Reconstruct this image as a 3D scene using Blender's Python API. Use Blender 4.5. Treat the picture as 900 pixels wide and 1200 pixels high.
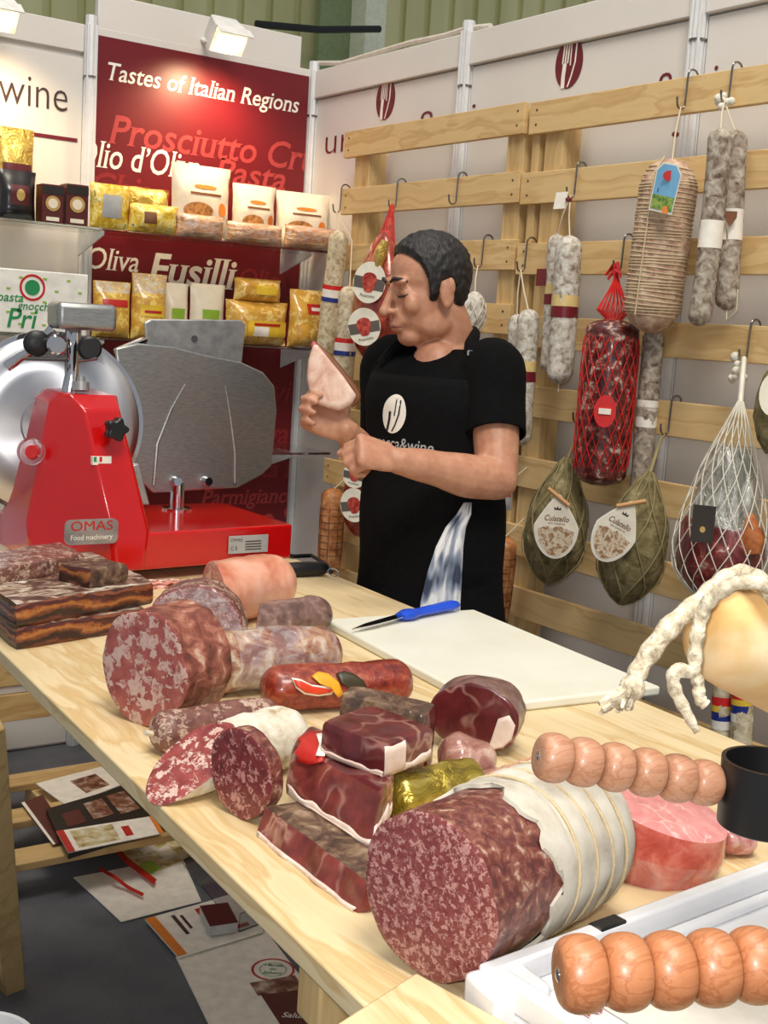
import bpy, bmesh, math, random
from math import sin, cos, pi, radians, sqrt, atan2
from mathutils import Vector, Matrix, noise
random.seed(7)
for o in list(bpy.data.objects): bpy.data.objects.remove(o)
SC = bpy.context.scene
COL = SC.collection
V = Vector
# ------------------------------------------------------------ camera
F = 1452.0; YAW = radians(35.34); PITCH = radians(8.39); ROLL = radians(3.61)
CAM = V((0, 0, 1.56))
FW = V((sin(YAW)*cos(PITCH), cos(YAW)*cos(PITCH), -sin(PITCH)))
_h = V((cos(YAW), -sin(YAW), 0)); _v = _h.cross(FW)
RT = _h*cos(ROLL) + _v*sin(ROLL); UP = _v*cos(ROLL) - _h*sin(ROLL)
cd = bpy.data.cameras.new('camera'); cam = bpy.data.objects.new('camera', cd); COL.objects.link(cam)
cd.sensor_fit = 'HORIZONTAL'; cd.sensor_width = 36; cd.lens = F/900*36; cd.clip_start = .02
m3 = Matrix((RT, UP, -FW)).transposed()
cam.matrix_world = Matrix.Translation(CAM) @ m3.to_4x4()
SC.camera = cam
# ------------------------------------------------------------ world, lights, exposure
w = bpy.data.worlds.new('hall'); SC.world = w; w.use_nodes = True
w.node_tree.nodes['Background'].inputs[0].default_value = (.86, .92, 1.0, 1)
w.node_tree.nodes['Background'].inputs[1].default_value = .33
def area(name, loc, target, size, power, col=(1, 1, 1), sy=None):
    l = bpy.data.lights.new(name, 'AREA'); l.energy = power; l.size = size; l.color = col
    if sy: l.shape = 'RECTANGLE'; l.size_y = sy
    o = bpy.data.objects.new(name, l); COL.objects.link(o); o.location = loc
    o.rotation_euler = (V(target)-V(loc)).to_track_quat('-Z', 'Y').to_euler(); return o
area('hall_lamp_near', (.3, -.6, 5.2), (.9, 1.2, .9), 1.6, 150, (1, .95, .86))
area('hall_lamp_far', (1.0, 2.4, 6.2), (1.2, 2.6, 0), 2.0, 100, (1, .93, .82))
fl = bpy.data.lights.new('camera_flash', 'AREA'); fl.energy = 9; fl.size = .06; fl.color = (1, .98, .95)
flo = bpy.data.objects.new('camera_flash', fl); COL.objects.link(flo)
flo.matrix_world = Matrix.Translation(CAM + UP*.06 - RT*.04 - FW*.02) @ m3.to_4x4()
SC.view_settings.view_transform = 'Standard'; SC.view_settings.look = 'None'
SC.view_settings.gamma = 1; SC.view_settings.use_curve_mapping = False
SC.view_settings.exposure = .15
# ------------------------------------------------------------ pixel (900x1200) to world helpers
def ray(x, y): return FW + RT*((x-450)/F) - UP*((y-600)/F)
def AZ(x, y, z): d = ray(x, y); return CAM + d*((z-CAM.z)/d.z)
def AX(x, y, X): d = ray(x, y); return CAM + d*(X/d.x)
def AY(x, y, Y): d = ray(x, y); return CAM + d*(Y/d.y)
def AD(x, y, D): return CAM + ray(x, y)*D
def DEP(p): return (V(p)-CAM).dot(FW)
TZ = 1.0
def rest(x, y, rpx, z0=TZ):
    r = .03
    for i in range(6): p = AZ(x, y, z0+r); r = rpx*DEP(p)/F
    return p, r
# ------------------------------------------------------------ mesh helpers
ORG = {}
STUFF = {'lettering', 'nail_heads', 'net', 'knots', 'printed_picture', 'biscuits', 'pasta_shapes'}
def frame(d, up=(0, 0, 1)):
    d = V(d).normalized(); u = V(up)
    if abs(d.dot(u)) > .97: u = V((1, 0, 0)) if abs(d.x) < .9 else V((0, 1, 0))
    s = d.cross(u).normalized(); return d, s, s.cross(d).normalized()
def rng_noise(p, s, seed=0): return noise.noise(V(p)*s + V((seed*3.1, seed*1.7, seed*5.3)))
def letters(mb, mats, parent, ax, name='letter'):
    """one child per letter: islands of the print grouped by overlap along ax"""
    n = len(mb.v); par = list(range(n))
    def fd(i):
        while par[i] != i: par[i] = par[par[i]]; i = par[i]
        return i
    for f in mb.f:
        for j in f[1:]: par[fd(f[0])] = fd(j)
    isl = {}
    for f in mb.f: isl.setdefault(fd(f[0]), []).append(f)
    ax = V(ax); L = []
    for fs in isl.values():
        q = [mb.v[j].dot(ax) for f in fs for j in f]; L.append([min(q), max(q), fs])
    L.sort(key=lambda e: e[0]); G = []
    for e in L:
        if G and e[0] < G[-1][1]-.35*min(e[1]-e[0], G[-1][1]-G[-1][0]): G[-1][1] = max(G[-1][1], e[1]); G[-1][2] += e[2]
        else: G.append(e)
    for g in G:
        ids = sorted({j for f in g[2] for j in f}); mp = {j: i for i, j in enumerate(ids)}
        m = MB(); m.add([mb.v[j] for j in ids], [tuple(mp[j] for j in f) for f in g[2]]); m.build(name, mats, parent, False)
class MB:
    def __init__(s): s.v = []; s.f = []; s.m = []
    def add(s, vs, fs, mi=0):
        o = len(s.v); s.v += [V(v) for v in vs]; s.f += [tuple(i+o for i in f) for f in fs]; s.m += [mi]*len(fs); return s
    def box(s, c, size, R=None, mi=0, taper=1.0):
        c = V(c); hx, hy, hz = size[0]/2, size[1]/2, size[2]/2
        vs = []
        for z in (-1, 1):
            t = taper if z > 0 else 1
            for x, y in ((-1, -1), (1, -1), (1, 1), (-1, 1)): vs.append(V((x*hx*t, y*hy*t, z*hz)))
        if R is not None: vs = [R @ v for v in vs]
        return s.add([c+v for v in vs], [(3, 2, 1, 0), (4, 5, 6, 7), (0, 1, 5, 4), (1, 2, 6, 5), (2, 3, 7, 6), (3, 0, 4, 7)], mi)
    def beam(s, a, b, wd, ht, up=(0, 0, 1), mi=0):
        d, sd, u = frame(V(b)-V(a), up); a = V(a); b = V(b); vs = []
        for p in (a, b):
            for i, j in ((-1, -1), (1, -1), (1, 1), (-1, 1)): vs.append(p+sd*(i*wd/2)+u*(j*ht/2))
        return s.add(vs, [(0, 1, 2, 3), (7, 6, 5, 4), (0, 4, 5, 1), (1, 5, 6, 2), (2, 6, 7, 3), (3, 7, 4, 0)], mi)
    def loft(s, rings, caps=(True, True), mi=0, closed=True):
        n = len(rings[0]); vs = [p for r in rings for p in r]; fs = []
        for i in range(len(rings)-1):
            for j in range(n if closed else n-1):
                k = (j+1) % n; fs.append((i*n+j, i*n+k, (i+1)*n+k, (i+1)*n+j))
        if caps[0]: fs.append(tuple(range(n-1, -1, -1)))
        if caps[1]: fs.append(tuple((len(rings)-1)*n+j for j in range(n)))
        return s.add(vs, fs, mi)
    def tube(s, pts, rad, n=8, caps=True, mi=0, up=(0, 0, 1)):
        pts = [V(p) for p in pts]; rings = []
        if not hasattr(rad, '__len__'): rad = [rad]*len(pts)
        d0, sd, u = frame(pts[1]-pts[0], up)
        for i, p in enumerate(pts):
            t = (pts[min(i+1, len(pts)-1)]-pts[max(i-1, 0)]).normalized()
            sd = (sd - t*sd.dot(t)).normalized(); u = sd.cross(t)
            rings.append([p+(sd*cos(2*pi*j/n)+u*sin(2*pi*j/n))*rad[i] for j in range(n)])
        return s.loft(rings, (caps, caps), mi)
    def lathe(s, a, b, prof, n=32, ex=(1, 1), up=(0, 0, 1), nz=0, ns=20, caps=(True, True), mi=0, seed=0, bend=0):
        """prof: list of (t along a->b, radius)"""
        a = V(a); b = V(b); d, sd, u = frame(b-a, up); L = (b-a).length; rings = []
        for t, r in prof:
            c = a + d*(t*L) + u*(bend*4*t*(1-t)); ring = []
            for j in range(n):
                q = 2*pi*j/n; p = c + (sd*(cos(q)*ex[0]) + u*(sin(q)*ex[1]))*r
                if nz and r > 1e-4:
                    k = rng_noise(p, ns, seed) + .5*rng_noise(p, ns*2.3, seed+1)
                    p = c + (p-c)*(1 + nz*k/max(r, .01)*.5)
                ring.append(p)
            rings.append(ring)
        return s.loft(rings, caps, mi)
    def ball(s, c, r, n=12, m=8, R=None, mi=0):
        c = V(c); r = V(r) if hasattr(r, '__len__') else V((r, r, r)); rings = []
        vs = [V((0, 0, -1))]; fs = []
        for i in range(1, m):
            th = -pi/2+pi*i/m
            for j in range(n): vs.append(V((cos(th)*cos(2*pi*j/n), cos(th)*sin(2*pi*j/n), sin(th))))
        vs.append(V((0, 0, 1)))
        for j in range(n): fs.append((0, 1+(j+1) % n, 1+j)); fs.append((len(vs)-1, 1+(m-2)*n+j, 1+(m-2)*n+(j+1) % n))
        for i in range(m-2):
            for j in range(n): k = (j+1) % n; fs.append((1+i*n+j, 1+i*n+k, 1+(i+1)*n+k, 1+(i+1)*n+j))
        vs = [V((v.x*r.x, v.y*r.y, v.z*r.z)) for v in vs]
        if R is not None: vs = [R @ v for v in vs]
        return s.add([c+v for v in vs], fs, mi)
    def poly(s, pts, nrm, th, mi=0, side=None):
        """flat polygon (list of world pts) extruded by th along nrm"""
        n = len(pts); nv = V(nrm).normalized()*th; vs = [V(p) for p in pts]+[V(p)+nv for p in pts]
        fs = [tuple(range(n-1, -1, -1)), tuple(range(n, 2*n))]
        s.add(vs, fs, mi)
        o = len(s.v)-2*n
        for j in range(n):
            k = (j+1) % n; s.f.append((o+j, o+k, o+n+k, o+n+j)); s.m.append(mi if side is None else side)
        return s
    def build(s, name, mats, parent=None, smooth=True, bevel=0, ang=42, seg=2, loc=None):
        org = ORG[parent.name] if parent else (V(loc) if loc is not None else V((0, 0, 0)))
        me = bpy.data.meshes.new(name)
        me.from_pydata([tuple(v-org) for v in s.v], [], s.f)
        if not hasattr(mats, '__len__'): mats = [mats]
        for mt in mats: me.materials.append(mt)
        if len(mats) > 1: me.polygons.foreach_set('material_index', s.m)
        bm = bmesh.new(); bm.from_mesh(me); bmesh.ops.recalc_face_normals(bm, faces=bm.faces); bm.to_mesh(me); bm.free()
        if smooth:
            me.polygons.foreach_set('use_smooth', [True]*len(me.polygons)); me.set_sharp_from_angle(angle=radians(ang))
        o = bpy.data.objects.new(name, me); COL.objects.link(o)
        if parent: o.parent = parent
        else: o.location = org
        ORG[o.name] = org
        if name in STUFF: o['kind'] = 'stuff'
        if bevel:
            md = o.modifiers.new('bevel', 'BEVEL'); md.width = bevel; md.segments = seg; md.limit_method = 'ANGLE'; md.angle_limit = radians(40)
        return o
def tag(o, label, cat, group=None):
    o['label'] = label; o['category'] = cat
    if group: o['group'] = group
    return o
def thing(name, label, cat, loc, group=None):
    o = bpy.data.objects.new(name, None); COL.objects.link(o); o.location = loc; o.empty_display_size = .05
    ORG[o.name] = V(loc); return tag(o, label, cat, group)
def struct(o): o['kind'] = 'structure'; return o
_tc = {}
def text_mesh(t, shear=0, bold=0):
    k = (t, shear, bold)
    if k in _tc: return _tc[k]
    c = bpy.data.curves.new('t', 'FONT'); c.body = t; c.size = 1; c.shear = shear; c.offset = bold; c.resolution_u = 3
    o = bpy.data.objects.new('t', c); me = o.to_mesh()
    vs = [V(v.co) for v in me.vertices]; fs = [tuple(p.vertices) for p in me.polygons]
    o.to_mesh_clear(); bpy.data.objects.remove(o); bpy.data.curves.remove(c)
    x0 = min(v.x for v in vs); x1 = max(v.x for v in vs)
    _tc[k] = (vs, fs, x0, x1); return _tc[k]
def serifs(t, shear, bold):
    """small feet and heads on the stems of the plain letters"""
    vs, fs, x0, x1 = text_mesh(t, shear, bold); cnt = {}
    for f in fs:
        for i, j in zip(f, f[1:]+f[:1]): cnt[(min(i, j), max(i, j))] = cnt.get((min(i, j), max(i, j)), 0)+1
    ov, of = [], []
    for (i, j), c in cnt.items():
        if c != 1 or abs(vs[i].y-vs[j].y) > .0008: continue
        xa, xb = sorted((vs[i].x, vs[j].x)); y = vs[i].y
        if not (.055 < xb-xa < .17) or .06 < y < .40: continue
        th = .032*(1 if y < .2 else -1); a, b = xa-.055, xb+.055; k = len(ov)
        ov += [V((a, y, 0)), V((b, y, 0)), V((b+shear*th-.02, y+th, 0)), V((a+shear*th+.02, y+th, 0))]; of.append((k, k+1, k+2, k+3))
    return ov, of
def put_text(mb, t, org, ux, uy, width=None, size=None, shear=0, bold=0, center=False, mi=0, lift=.0006, serif=False):
    """write t on the plane org+ux+uy, baseline from org"""
    vs, fs, x0, x1 = text_mesh(t, shear, bold); ux = V(ux).normalized(); uy = V(uy).normalized(); nz = ux.cross(uy)
    sx = (width/(x1-x0)) if width else size
    sy = size if size else sx
    off = -(x0+x1)/2 if center else -x0
    mb.add([V(org)+ux*((v.x+off)*sx)+uy*(v.y*sy)+nz*lift for v in vs], fs, mi)
    if serif:
        ov, of = serifs(t, shear, bold); mb.add([V(org)+ux*((v.x+off)*sx)+uy*(v.y*sy)+nz*(lift+.0002) for v in ov], of, mi)
def ellipse_pts(c, ux, uy, a, b, n=28): return [V(c)+V(ux)*(a*cos(2*pi*i/n))+V(uy)*(b*sin(2*pi*i/n)) for i in range(n)]
# ------------------------------------------------------------ materials
def C(r, g, b):
    f = lambda c: ((c/255)/12.92 if c/255 <= .04045 else ((c/255+.055)/1.055)**2.4)
    return (f(r), f(g), f(b), 1)
class NT:
    def __init__(s, name, rough=.5, metal=0, coat=0, spec=.5):
        s.m = bpy.data.materials.new(name); s.m.use_nodes = True; s.t = s.m.node_tree; s.b = s.t.nodes['Principled BSDF']
        s.b.inputs['Roughness'].default_value = rough; s.b.inputs['Metallic'].default_value = metal
        s.b.inputs['Coat Weight'].default_value = coat; s.b.inputs['Coat Roughness'].default_value = .12
        s.b.inputs['Specular IOR Level'].default_value = spec; s._co = None
    def n(s, ty, **k):
        x = s.t.nodes.new(ty)
        for a, b in k.items():
            if a[0] == '_': x.inputs[a[1:].replace('_', ' ')].default_value = b
            else: setattr(x, a, b)
        return x
    def l(s, a, b): s.t.links.new(a, b)
    def co(s, scale=(1, 1, 1), rot=(0, 0, 0)):
        tc = s.n('ShaderNodeTexCoord'); mp = s.n('ShaderNodeMapping'); mp.inputs['Scale'].default_value = scale; mp.inputs['Rotation'].default_value = rot
        s.l(tc.outputs['Object'], mp.inputs['Vector']); return mp.outputs['Vector']
    def noise(s, vec, scale, detail=4, rough=.55, dist=0):
        x = s.n('ShaderNodeTexNoise', _Scale=scale, _Detail=detail, _Roughness=rough, _Distortion=dist); s.l(vec, x.inputs['Vector']); return x
    def ramp(s, fac, stops, const=False):
        x = s.n('ShaderNodeValToRGB'); e = x.color_ramp.elements
        if const: x.color_ramp.interpolation = 'CONSTANT'
        while len(e) < len(stops): e.new(.5)
        for i, (p, c) in enumerate(stops): e[i].position = p; e[i].color = c
        s.l(fac, x.inputs['Fac']); return x.outputs['Color']
    def mix(s, fac, a, b, mode='MIX'):
        x = s.n('ShaderNodeMix', data_type='RGBA', blend_type=mode)
        for sock, val in ((x.inputs[0], fac), (x.inputs[6], a), (x.inputs[7], b)):
            if hasattr(val, 'is_linked'): s.l(val, sock)
            else: sock.default_value = val
        return x.outputs[2]
    def base(s, c):
        if hasattr(c, 'is_linked'): s.l(c, s.b.inputs['Base Color'])
        else: s.b.inputs['Base Color'].default_value = c
        return s
    def bump(s, h, strength=.3, dist=.002):
        x = s.n('ShaderNodeBump', _Strength=strength, _Distance=dist); s.l(h, x.inputs['Height']); s.l(x.outputs['Normal'], s.b.inputs['Normal']); return s
def plain(name, c, rough=.5, metal=0, coat=0, spec=.5, var=.06, vs=30, bump=0):
    t = NT(name, rough, metal, coat, spec); n = t.noise(t.co(), vs, 3)
    d = tuple(max(0, x*(1-var*2)) for x in c[:3])+(1,); b = tuple(min(1, x*(1+var)) for x in c[:3])+(1,)
    t.base(t.ramp(n.outputs['Fac'], [(.3, d), (.7, b)]))
    if bump: t.bump(n.outputs['Fac'], bump, .002)
    return t.m
def mottled(name, stops, scale, detail=5, rough=.6, coat=0, bump=.4, dist=.004, distort=.3, stretch=(1, 1, 1), metal=0):
    t = NT(name, rough, metal, coat); n = t.noise(t.co(stretch), scale, detail, .6, distort)
    t.base(t.ramp(n.outputs['Fac'], stops))
    if bump: t.bump(n.outputs['Fac'], bump, dist)
    return t.m
def flecks(name, fat, lean1, lean2, scale, frac, rough=.4, coat=.25, distort=None, soft=.1, bump=.2):
    t = NT(name, rough, 0, coat); co = t.co()
    n = t.noise(co, scale*.9, 3); a = t.n('ShaderNodeVectorMath', operation='MULTIPLY_ADD'); a.inputs[1].default_value = (2.6/scale,)*3
    t.l(n.outputs['Color'], a.inputs[0]); t.l(co, a.inputs[2])
    v = t.n('ShaderNodeTexVoronoi', _Scale=scale); t.l(a.outputs[0], v.inputs['Vector'])
    v2 = t.n('ShaderNodeTexVoronoi', _Scale=scale*2.3); t.l(a.outputs[0], v2.inputs['Vector'])
    sp = t.n('ShaderNodeSeparateColor'); t.l(v.outputs['Color'], sp.inputs[0]); s2 = t.n('ShaderNodeSeparateColor'); t.l(v2.outputs['Color'], s2.inputs[0])
    nf = t.noise(co, scale*1.6, 3); w1 = t.n('ShaderNodeMath', operation='MULTIPLY_ADD'); w1.inputs[1].default_value = .62; w2 = t.n('ShaderNodeMath', operation='MULTIPLY_ADD'); w2.inputs[1].default_value = .26
    w3 = t.n('ShaderNodeMath', operation='MULTIPLY'); w3.inputs[1].default_value = .30; t.l(nf.outputs['Fac'], w3.inputs[0])
    t.l(s2.outputs[0], w2.inputs[0]); t.l(w3.outputs[0], w2.inputs[2]); t.l(sp.outputs[0], w1.inputs[0]); t.l(w2.outputs[0], w1.inputs[2])
    lean = t.ramp(t.noise(co, scale*.6, 4).outputs['Fac'], [(.3, lean1), (.7, lean2)])
    ff = .30+frac*.52
    fc = t.ramp(w1.outputs[0], [(max(0, ff-soft*.7), (1, 1, 1, 1)), (ff+soft*.7, (0, 0, 0, 1))])
    fatc = t.ramp(nf.outputs['Fac'], [(.3, tuple(x*.72+y*.28 for x, y in zip(fat, lean2))), (.6, fat)])
    t.base(t.mix(fc, lean, fatc)); t.bump(nf.outputs['Fac'], bump, .0015); return t.m
def wood(name, c1, c2, axis=1, scale=1.0, knot=C(170, 120, 60), rough=.55, coat=0, warp=.9):
    t = NT(name, rough, 0, coat); s = [16*scale]*3; s[axis] = .55*scale
    co = t.co(tuple(s)); w0 = t.noise(t.co((2, 2, 2)), 1.6, 2)
    a = t.n('ShaderNodeVectorMath', operation='MULTIPLY_ADD'); a.inputs[1].default_value = (warp,)*3
    t.l(w0.outputs['Color'], a.inputs[0]); t.l(co, a.inputs[2])
    n = t.noise(a.outputs[0], 1.1, 4, .55); fine = t.noise(co, 9, 3)
    mid = tuple(x*.6+y*.4 for x, y in zip(c1, c2))
    col = t.ramp(n.outputs['Fac'], [(.30, mid), (.42, c1), (.50, c2), (.535, c1), (.62, mid), (.7, c1)])
    k = t.n('ShaderNodeTexVoronoi', _Scale=4.2); sk = [1, 1, 1]; sk[axis] = .45; t.l(t.co(tuple(sk)), k.inputs['Vector'])
    kf = t.ramp(k.outputs['Distance'], [(.02, (.7,)*3+(1,)), (.07, (0, 0, 0, 1))])
    col = t.mix(kf, col, knot); col = t.mix(.10, col, fine.outputs['Fac'], 'MULTIPLY')
    t.base(col); t.bump(n.outputs['Fac'], .08, .001); return t.m
def emis(name, c, s):
    t = NT(name); t.base(c); t.b.inputs['Emission Color'].default_value = c; t.b.inputs['Emission Strength'].default_value = s; return t.m
def clear(name, tint=(1, 1, 1, 1), rough=.03, alpha=None, ior=1.45):
    t = NT(name, rough); t.base(tint); t.b.inputs['Transmission Weight'].default_value = 1; t.b.inputs['IOR'].default_value = ior
    if alpha is not None: t.b.inputs['Alpha'].default_value = alpha
    return t.m
def film(name, tint, alpha, rough=.1, scale=40):
    """thin crinkled plastic film"""
    t = NT(name, rough, 0, .6); t.base(tint); n = t.noise(t.co(), scale, 3, .5, 1.5)
    t.l(t.ramp(n.outputs['Fac'], [(.45, (alpha*.5,)*3+(1,)), (.65, (min(1, alpha*1.6),)*3+(1,))]), t.b.inputs['Alpha']); t.bump(n.outputs['Fac'], .8, .01); return t.m
K = {}
K['panel'] = plain('white_panel', C(222, 216, 208), .45, var=.015, vs=3)
K['alu'] = plain('brushed_aluminium', C(226, 226, 226), .4, .15, var=.03)
K['red_panel'] = plain('burgundy_print', C(112, 18, 27), .4, var=.05, vs=4)
K['pink_print'] = plain('faded_pink_print', C(176, 62, 62), .4)
K['dark_print'] = plain('dim_red_print', C(146, 36, 40), .4)
K['white_print'] = plain('white_print', C(245, 238, 225), .4)
K['burg_print'] = plain('burgundy_lettering', C(110, 25, 40), .4)
K['grey_print'] = plain('dark_lettering', C(70, 50, 50), .4)
K['black'] = plain('black_plastic', C(22, 22, 24), .35)
K['blackmetal'] = plain('black_paint', C(18, 18, 18), .4)
K['pine'] = wood('pine_board', C(232, 210, 166), C(212, 180, 126), 1, .8, C(196, 150, 92), .5, .1)
K['pallet'] = wood('pallet_pine', C(226, 193, 136), C(208, 168, 110), 1, .7, C(140, 96, 56), .65)
K['palletv'] = wood('pallet_pine_upright', C(214, 182, 126), C(194, 158, 104), 2, .7, C(140, 96, 56), .65)
K['steel'] = plain('wire_steel', C(150, 145, 140), .25, 1)
K['chrome'] = plain('chrome', C(215, 215, 218), .1, 1, var=.02)
K['string'] = plain('cotton_string', C(214, 200, 172), .85, bump=.4, vs=300)
K['glass'] = clear('shelf_glass', (.86, .95, .92, 1), .02)
K['wrap'] = film('clear_wrap', (.95, .95, .95, 1), .22)
# ============================================================ the setting
WX, WY, WH = 2.50, 4.15, 2.50
t = NT('grey_carpet', .95); n = t.noise(t.co(), 260, 4); n2 = t.noise(t.co(), 5, 3)
t.base(t.mix(.35, t.ramp(n.outputs['Fac'], [(.3, C(70, 72, 78)), (.7, C(116, 118, 124))]), t.ramp(n2.outputs['Fac'], [(.35, C(74, 75, 80)), (.65, C(120, 119, 123))]))); t.bump(n.outputs['Fac'], .5, .004); K['carpet'] = t.m
m = MB(); m.box((1.2, 2.0, -.02), (7, 8, .04)); struct(m.build('floor', K['carpet'], None, False))
# right wall: white panels between aluminium posts, header rail
poles = [WY, AX(549, 60, WX).y, AX(822, 20, WX).y]; st = poles[1]-poles[2]; poles += [poles[2]-st, poles[2]-2*st]
wr = MB().box((WX+.03, (WY+poles[-1])/2, WH/2), (.02, WY-poles[-1]+.02, WH)).build('wall_right', K['panel'], None, False); struct(wr)
for a, b in zip(poles, poles[1:]):
    MB().box((WX+.012, (a+b)/2, 1.2), (.016, a-b-.045, 2.38)).build('panel', K['panel'], wr, False, .002)
    MB().box((WX+.004, (a+b)/2, 2.445), (.03, a-b-.04, .10)).build('header_rail', K['panel'], wr, True, .003)
def pole(x, y, name='trim_1'):
    p = MB()
    p.lathe((x, y, 0), (x, y, WH+.03), [(0, .02), (1, .02)], 8)
    o = struct(p.build(name, K['alu'], None, True))
    for k in range(4):
        a = pi/4+k*pi/2
        MB().box((x+cos(a)*.02, y+sin(a)*.02, WH/2), (.009, .009, WH)).build('rib', K['alu'], o, False, .002)
    MB().lathe((x, y, 2.33), (x, y, 2.336), [(0, .0235), (1, .0235)], 12).build('clamp_ring', K['steel'], o)
for i, y in enumerate(poles): pole(WX-.005, y, 'trim_%d' % (i+1))
# back wall
bx = [WX, AY(104, 120, WY).x]; bx.append(bx[1]-1.0)
wb = MB().box(((bx[0]+bx[-1])/2, WY+.03, WH/2), (bx[0]-bx[-1], .02, WH)).build('wall_back', K['panel'], None, False); struct(wb)
for i, x in enumerate(bx[1:]): pole(x, WY-.005, 'trim_%d' % (i+6))
for a, b in zip(bx, bx[1:]):
    MB().box(((a+b)/2, WY+.0125, 1.2), (a-b-.04, .016, 2.38)).build('panel', K['panel'], wb, False, .002)
    MB().box(((a+b)/2, WY+.0155, 2.455), (a-b-.04, .03, .09)).build('header_rail', K['panel'], wb, True, .003)
# tall white header board above the red poster
hb = [AY(112, -22, WY-.02), AY(350, 45, WY-.02)]
MB().box(((bx[1]+.03+AY(352, 60, WY).x)/2, WY+.016, 2.55), (AY(352, 60, WY).x-bx[1]-.02, .03, .12)).build('fascia_board', K['panel'], wb, True, .003)
# the red poster is a thing hung on the wall
rx0, rx1 = bx[1]+.022, WX-.03
rz1 = (AY(111.7, 39, WY).z+AY(362, 92, WY).z)/2
po = thing('poster', 'burgundy wall poster reading Tastes of Italian Regions over faint food words', 'poster', ((rx0+rx1)/2, WY-.005, .08))
MB().box(((rx0+rx1)/2, WY-.0045, (rz1+.08)/2), (rx1-rx0, .008, rz1-.08)).build('sheet', K['red_panel'], po, False)
PY = WY-.0085
def ptext(s, x, y, x2=None, y2=None, size=None, mat='white_print', sh=.22, bold=.012, clip=True):
    a = AY(x, y, PY); mb = MB(); wd = (AY(x2, y2, PY).x-a.x) if x2 else None
    put_text(mb, s, (a.x, PY, a.z), (1, 0, 0), (0, 0, 1), wd, size, sh, bold, lift=.0008, serif=True)
    if clip:
        me = bpy.data.meshes.new('t'); me.from_pydata(mb.v, [], mb.f); bm = bmesh.new(); bm.from_mesh(me)
        for xx, nn in ((rx0+.001, -1), (rx1-.001, 1)):
            bmesh.ops.bisect_plane(bm, geom=bm.verts[:]+bm.edges[:]+bm.faces[:], plane_co=(xx, 0, 0), plane_no=(nn, 0, 0), clear_outer=True)
        bm.verts.index_update(); mb = MB(); mb.add([v.co.copy() for v in bm.verts], [tuple(v.index for v in f.verts) for f in bm.faces]); bm.free(); bpy.data.meshes.remove(me)
    letters(mb, K[mat], po, (1, 0, 0))
ptext('Tastes of Italian Regions', 126, 93, 350, 132, .083, bold=.009)
ptext('Prosciutto Crudo', 128, 167, None, None, .136, 'pink_print')
ptext('Olio d\u2019Oliva', 90, 192, 234, 212, .125, 'white_print', bold=.008)
ptext('Pasta', 252, 213, 334, 228, .125, 'pink_print')
ptext('Chianti Cl', 106, 232, None, None, .13, 'dark_print')
ptext('Prosciutto Crudo Parma', 60, 268, None, None, .15, 'dark_print')
ptext('Oliva', 102, 314, 162, 322, .105, 'white_print', bold=.006)
ptext('Fusilli', 174, 331, 276, 345, .15, 'white_print', bold=.02)
ptext('Olio', 280, 336, None, None, .10, 'dark_print')
ptext('Parmigiano Reggiano', 236, 592, None, None, .085, 'pink_print')
ptext('Rigatoni', 285, 520, None, None, .12, 'dark_print')
ptext('Pasta Fresca', 270, 560, None, None, .1, 'dark_print')
ptext('Penne Spaghetti', 240, 622, None, None, .12, 'pink_print')
ptext('Ravioli', 286, 470, None, None, .12, 'dark_print')
# wall lettering and emblems
def emblem(c, ux, uy, a, b, parent, inv=False):
    """oval with a fork and a knife cut out in white"""
    nz = V(ux).cross(V(uy)); c = V(c)
    MB().poly(ellipse_pts(c, ux, uy, a, b, 40), nz, .0012).build('emblem_oval', K['white_print'] if inv else K['burg_print'], parent, False)
    g = MB(); c2 = c+nz*.0013
    P = lambda x, y: c2+V(ux)*(x*a)+V(uy)*(y*b)
    def strip(pl, wd):
        pts = []
        for i, (x, y) in enumerate(pl):
            pts.append(P(x-wd, y))
        for x, y in reversed(pl): pts.append(P(x+wd, y))
        g.poly(pts, nz, .0008)
    for x in (-.42, -.24, -.06): strip([(x-.03, .0), (x+.04, .72)], .045)
    strip([(-.34, -.02), (-.26, -.02)], .24)
    strip([(-.34, -.96), (-.34, -.5), (-.28, 0)], .13)
    strip([(.12, -.1), (.14, .74)], .035); strip([(.14, .72), (.46, .72)], .03); strip([(.5, .72), (.46, 0), (.24, -.55), (.02, -.94)], .045)
    STUFF.add('emblem_cutlery'); g.build('emblem_cutlery', K['black'] if inv else K['white_print'], parent, False)
ey = V((0, -1, 0)); ez = V((0, 0, 1)); ZX = WX+.0035
for x, y, hh in ((452, 116, 24), (667, 74, 29)):
    c = AX(x, y, ZX); k = DEP(c)/F; emblem(c, ey, ez, k*hh*.8, k*hh, wr)
for (x, y), (x2, y2), hid in (((381, 181), (607, 150), 0), ((648, 146), (893, 108), 0)):
    c = AX(x, y, ZX); g = MB(); put_text(g, 'urocca&wine', c, ey, ez, c.y-AX(x2, y2, ZX).y, .14, 0, -.012, lift=.001); letters(g, K['burg_print'], wr, ey)
c = AY(-2, 119, WY+.003); g = MB(); put_text(g, 'wine', c, (1, 0, 0), ez, AY(79, 133, WY).x-c.x, .15, 0, -.01, lift=.001); letters(g, K['grey_print'], wb, (1, 0, 0))
a = AY(0, 153, WY); b = AY(91, 163, WY)
MB().box(((a.x+b.x)/2-.1, WY+.0035, (a.z+b.z)/2), (b.x-a.x+.2, .003, .012)).build('stripe', K['burg_print'], wb, False)
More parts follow.
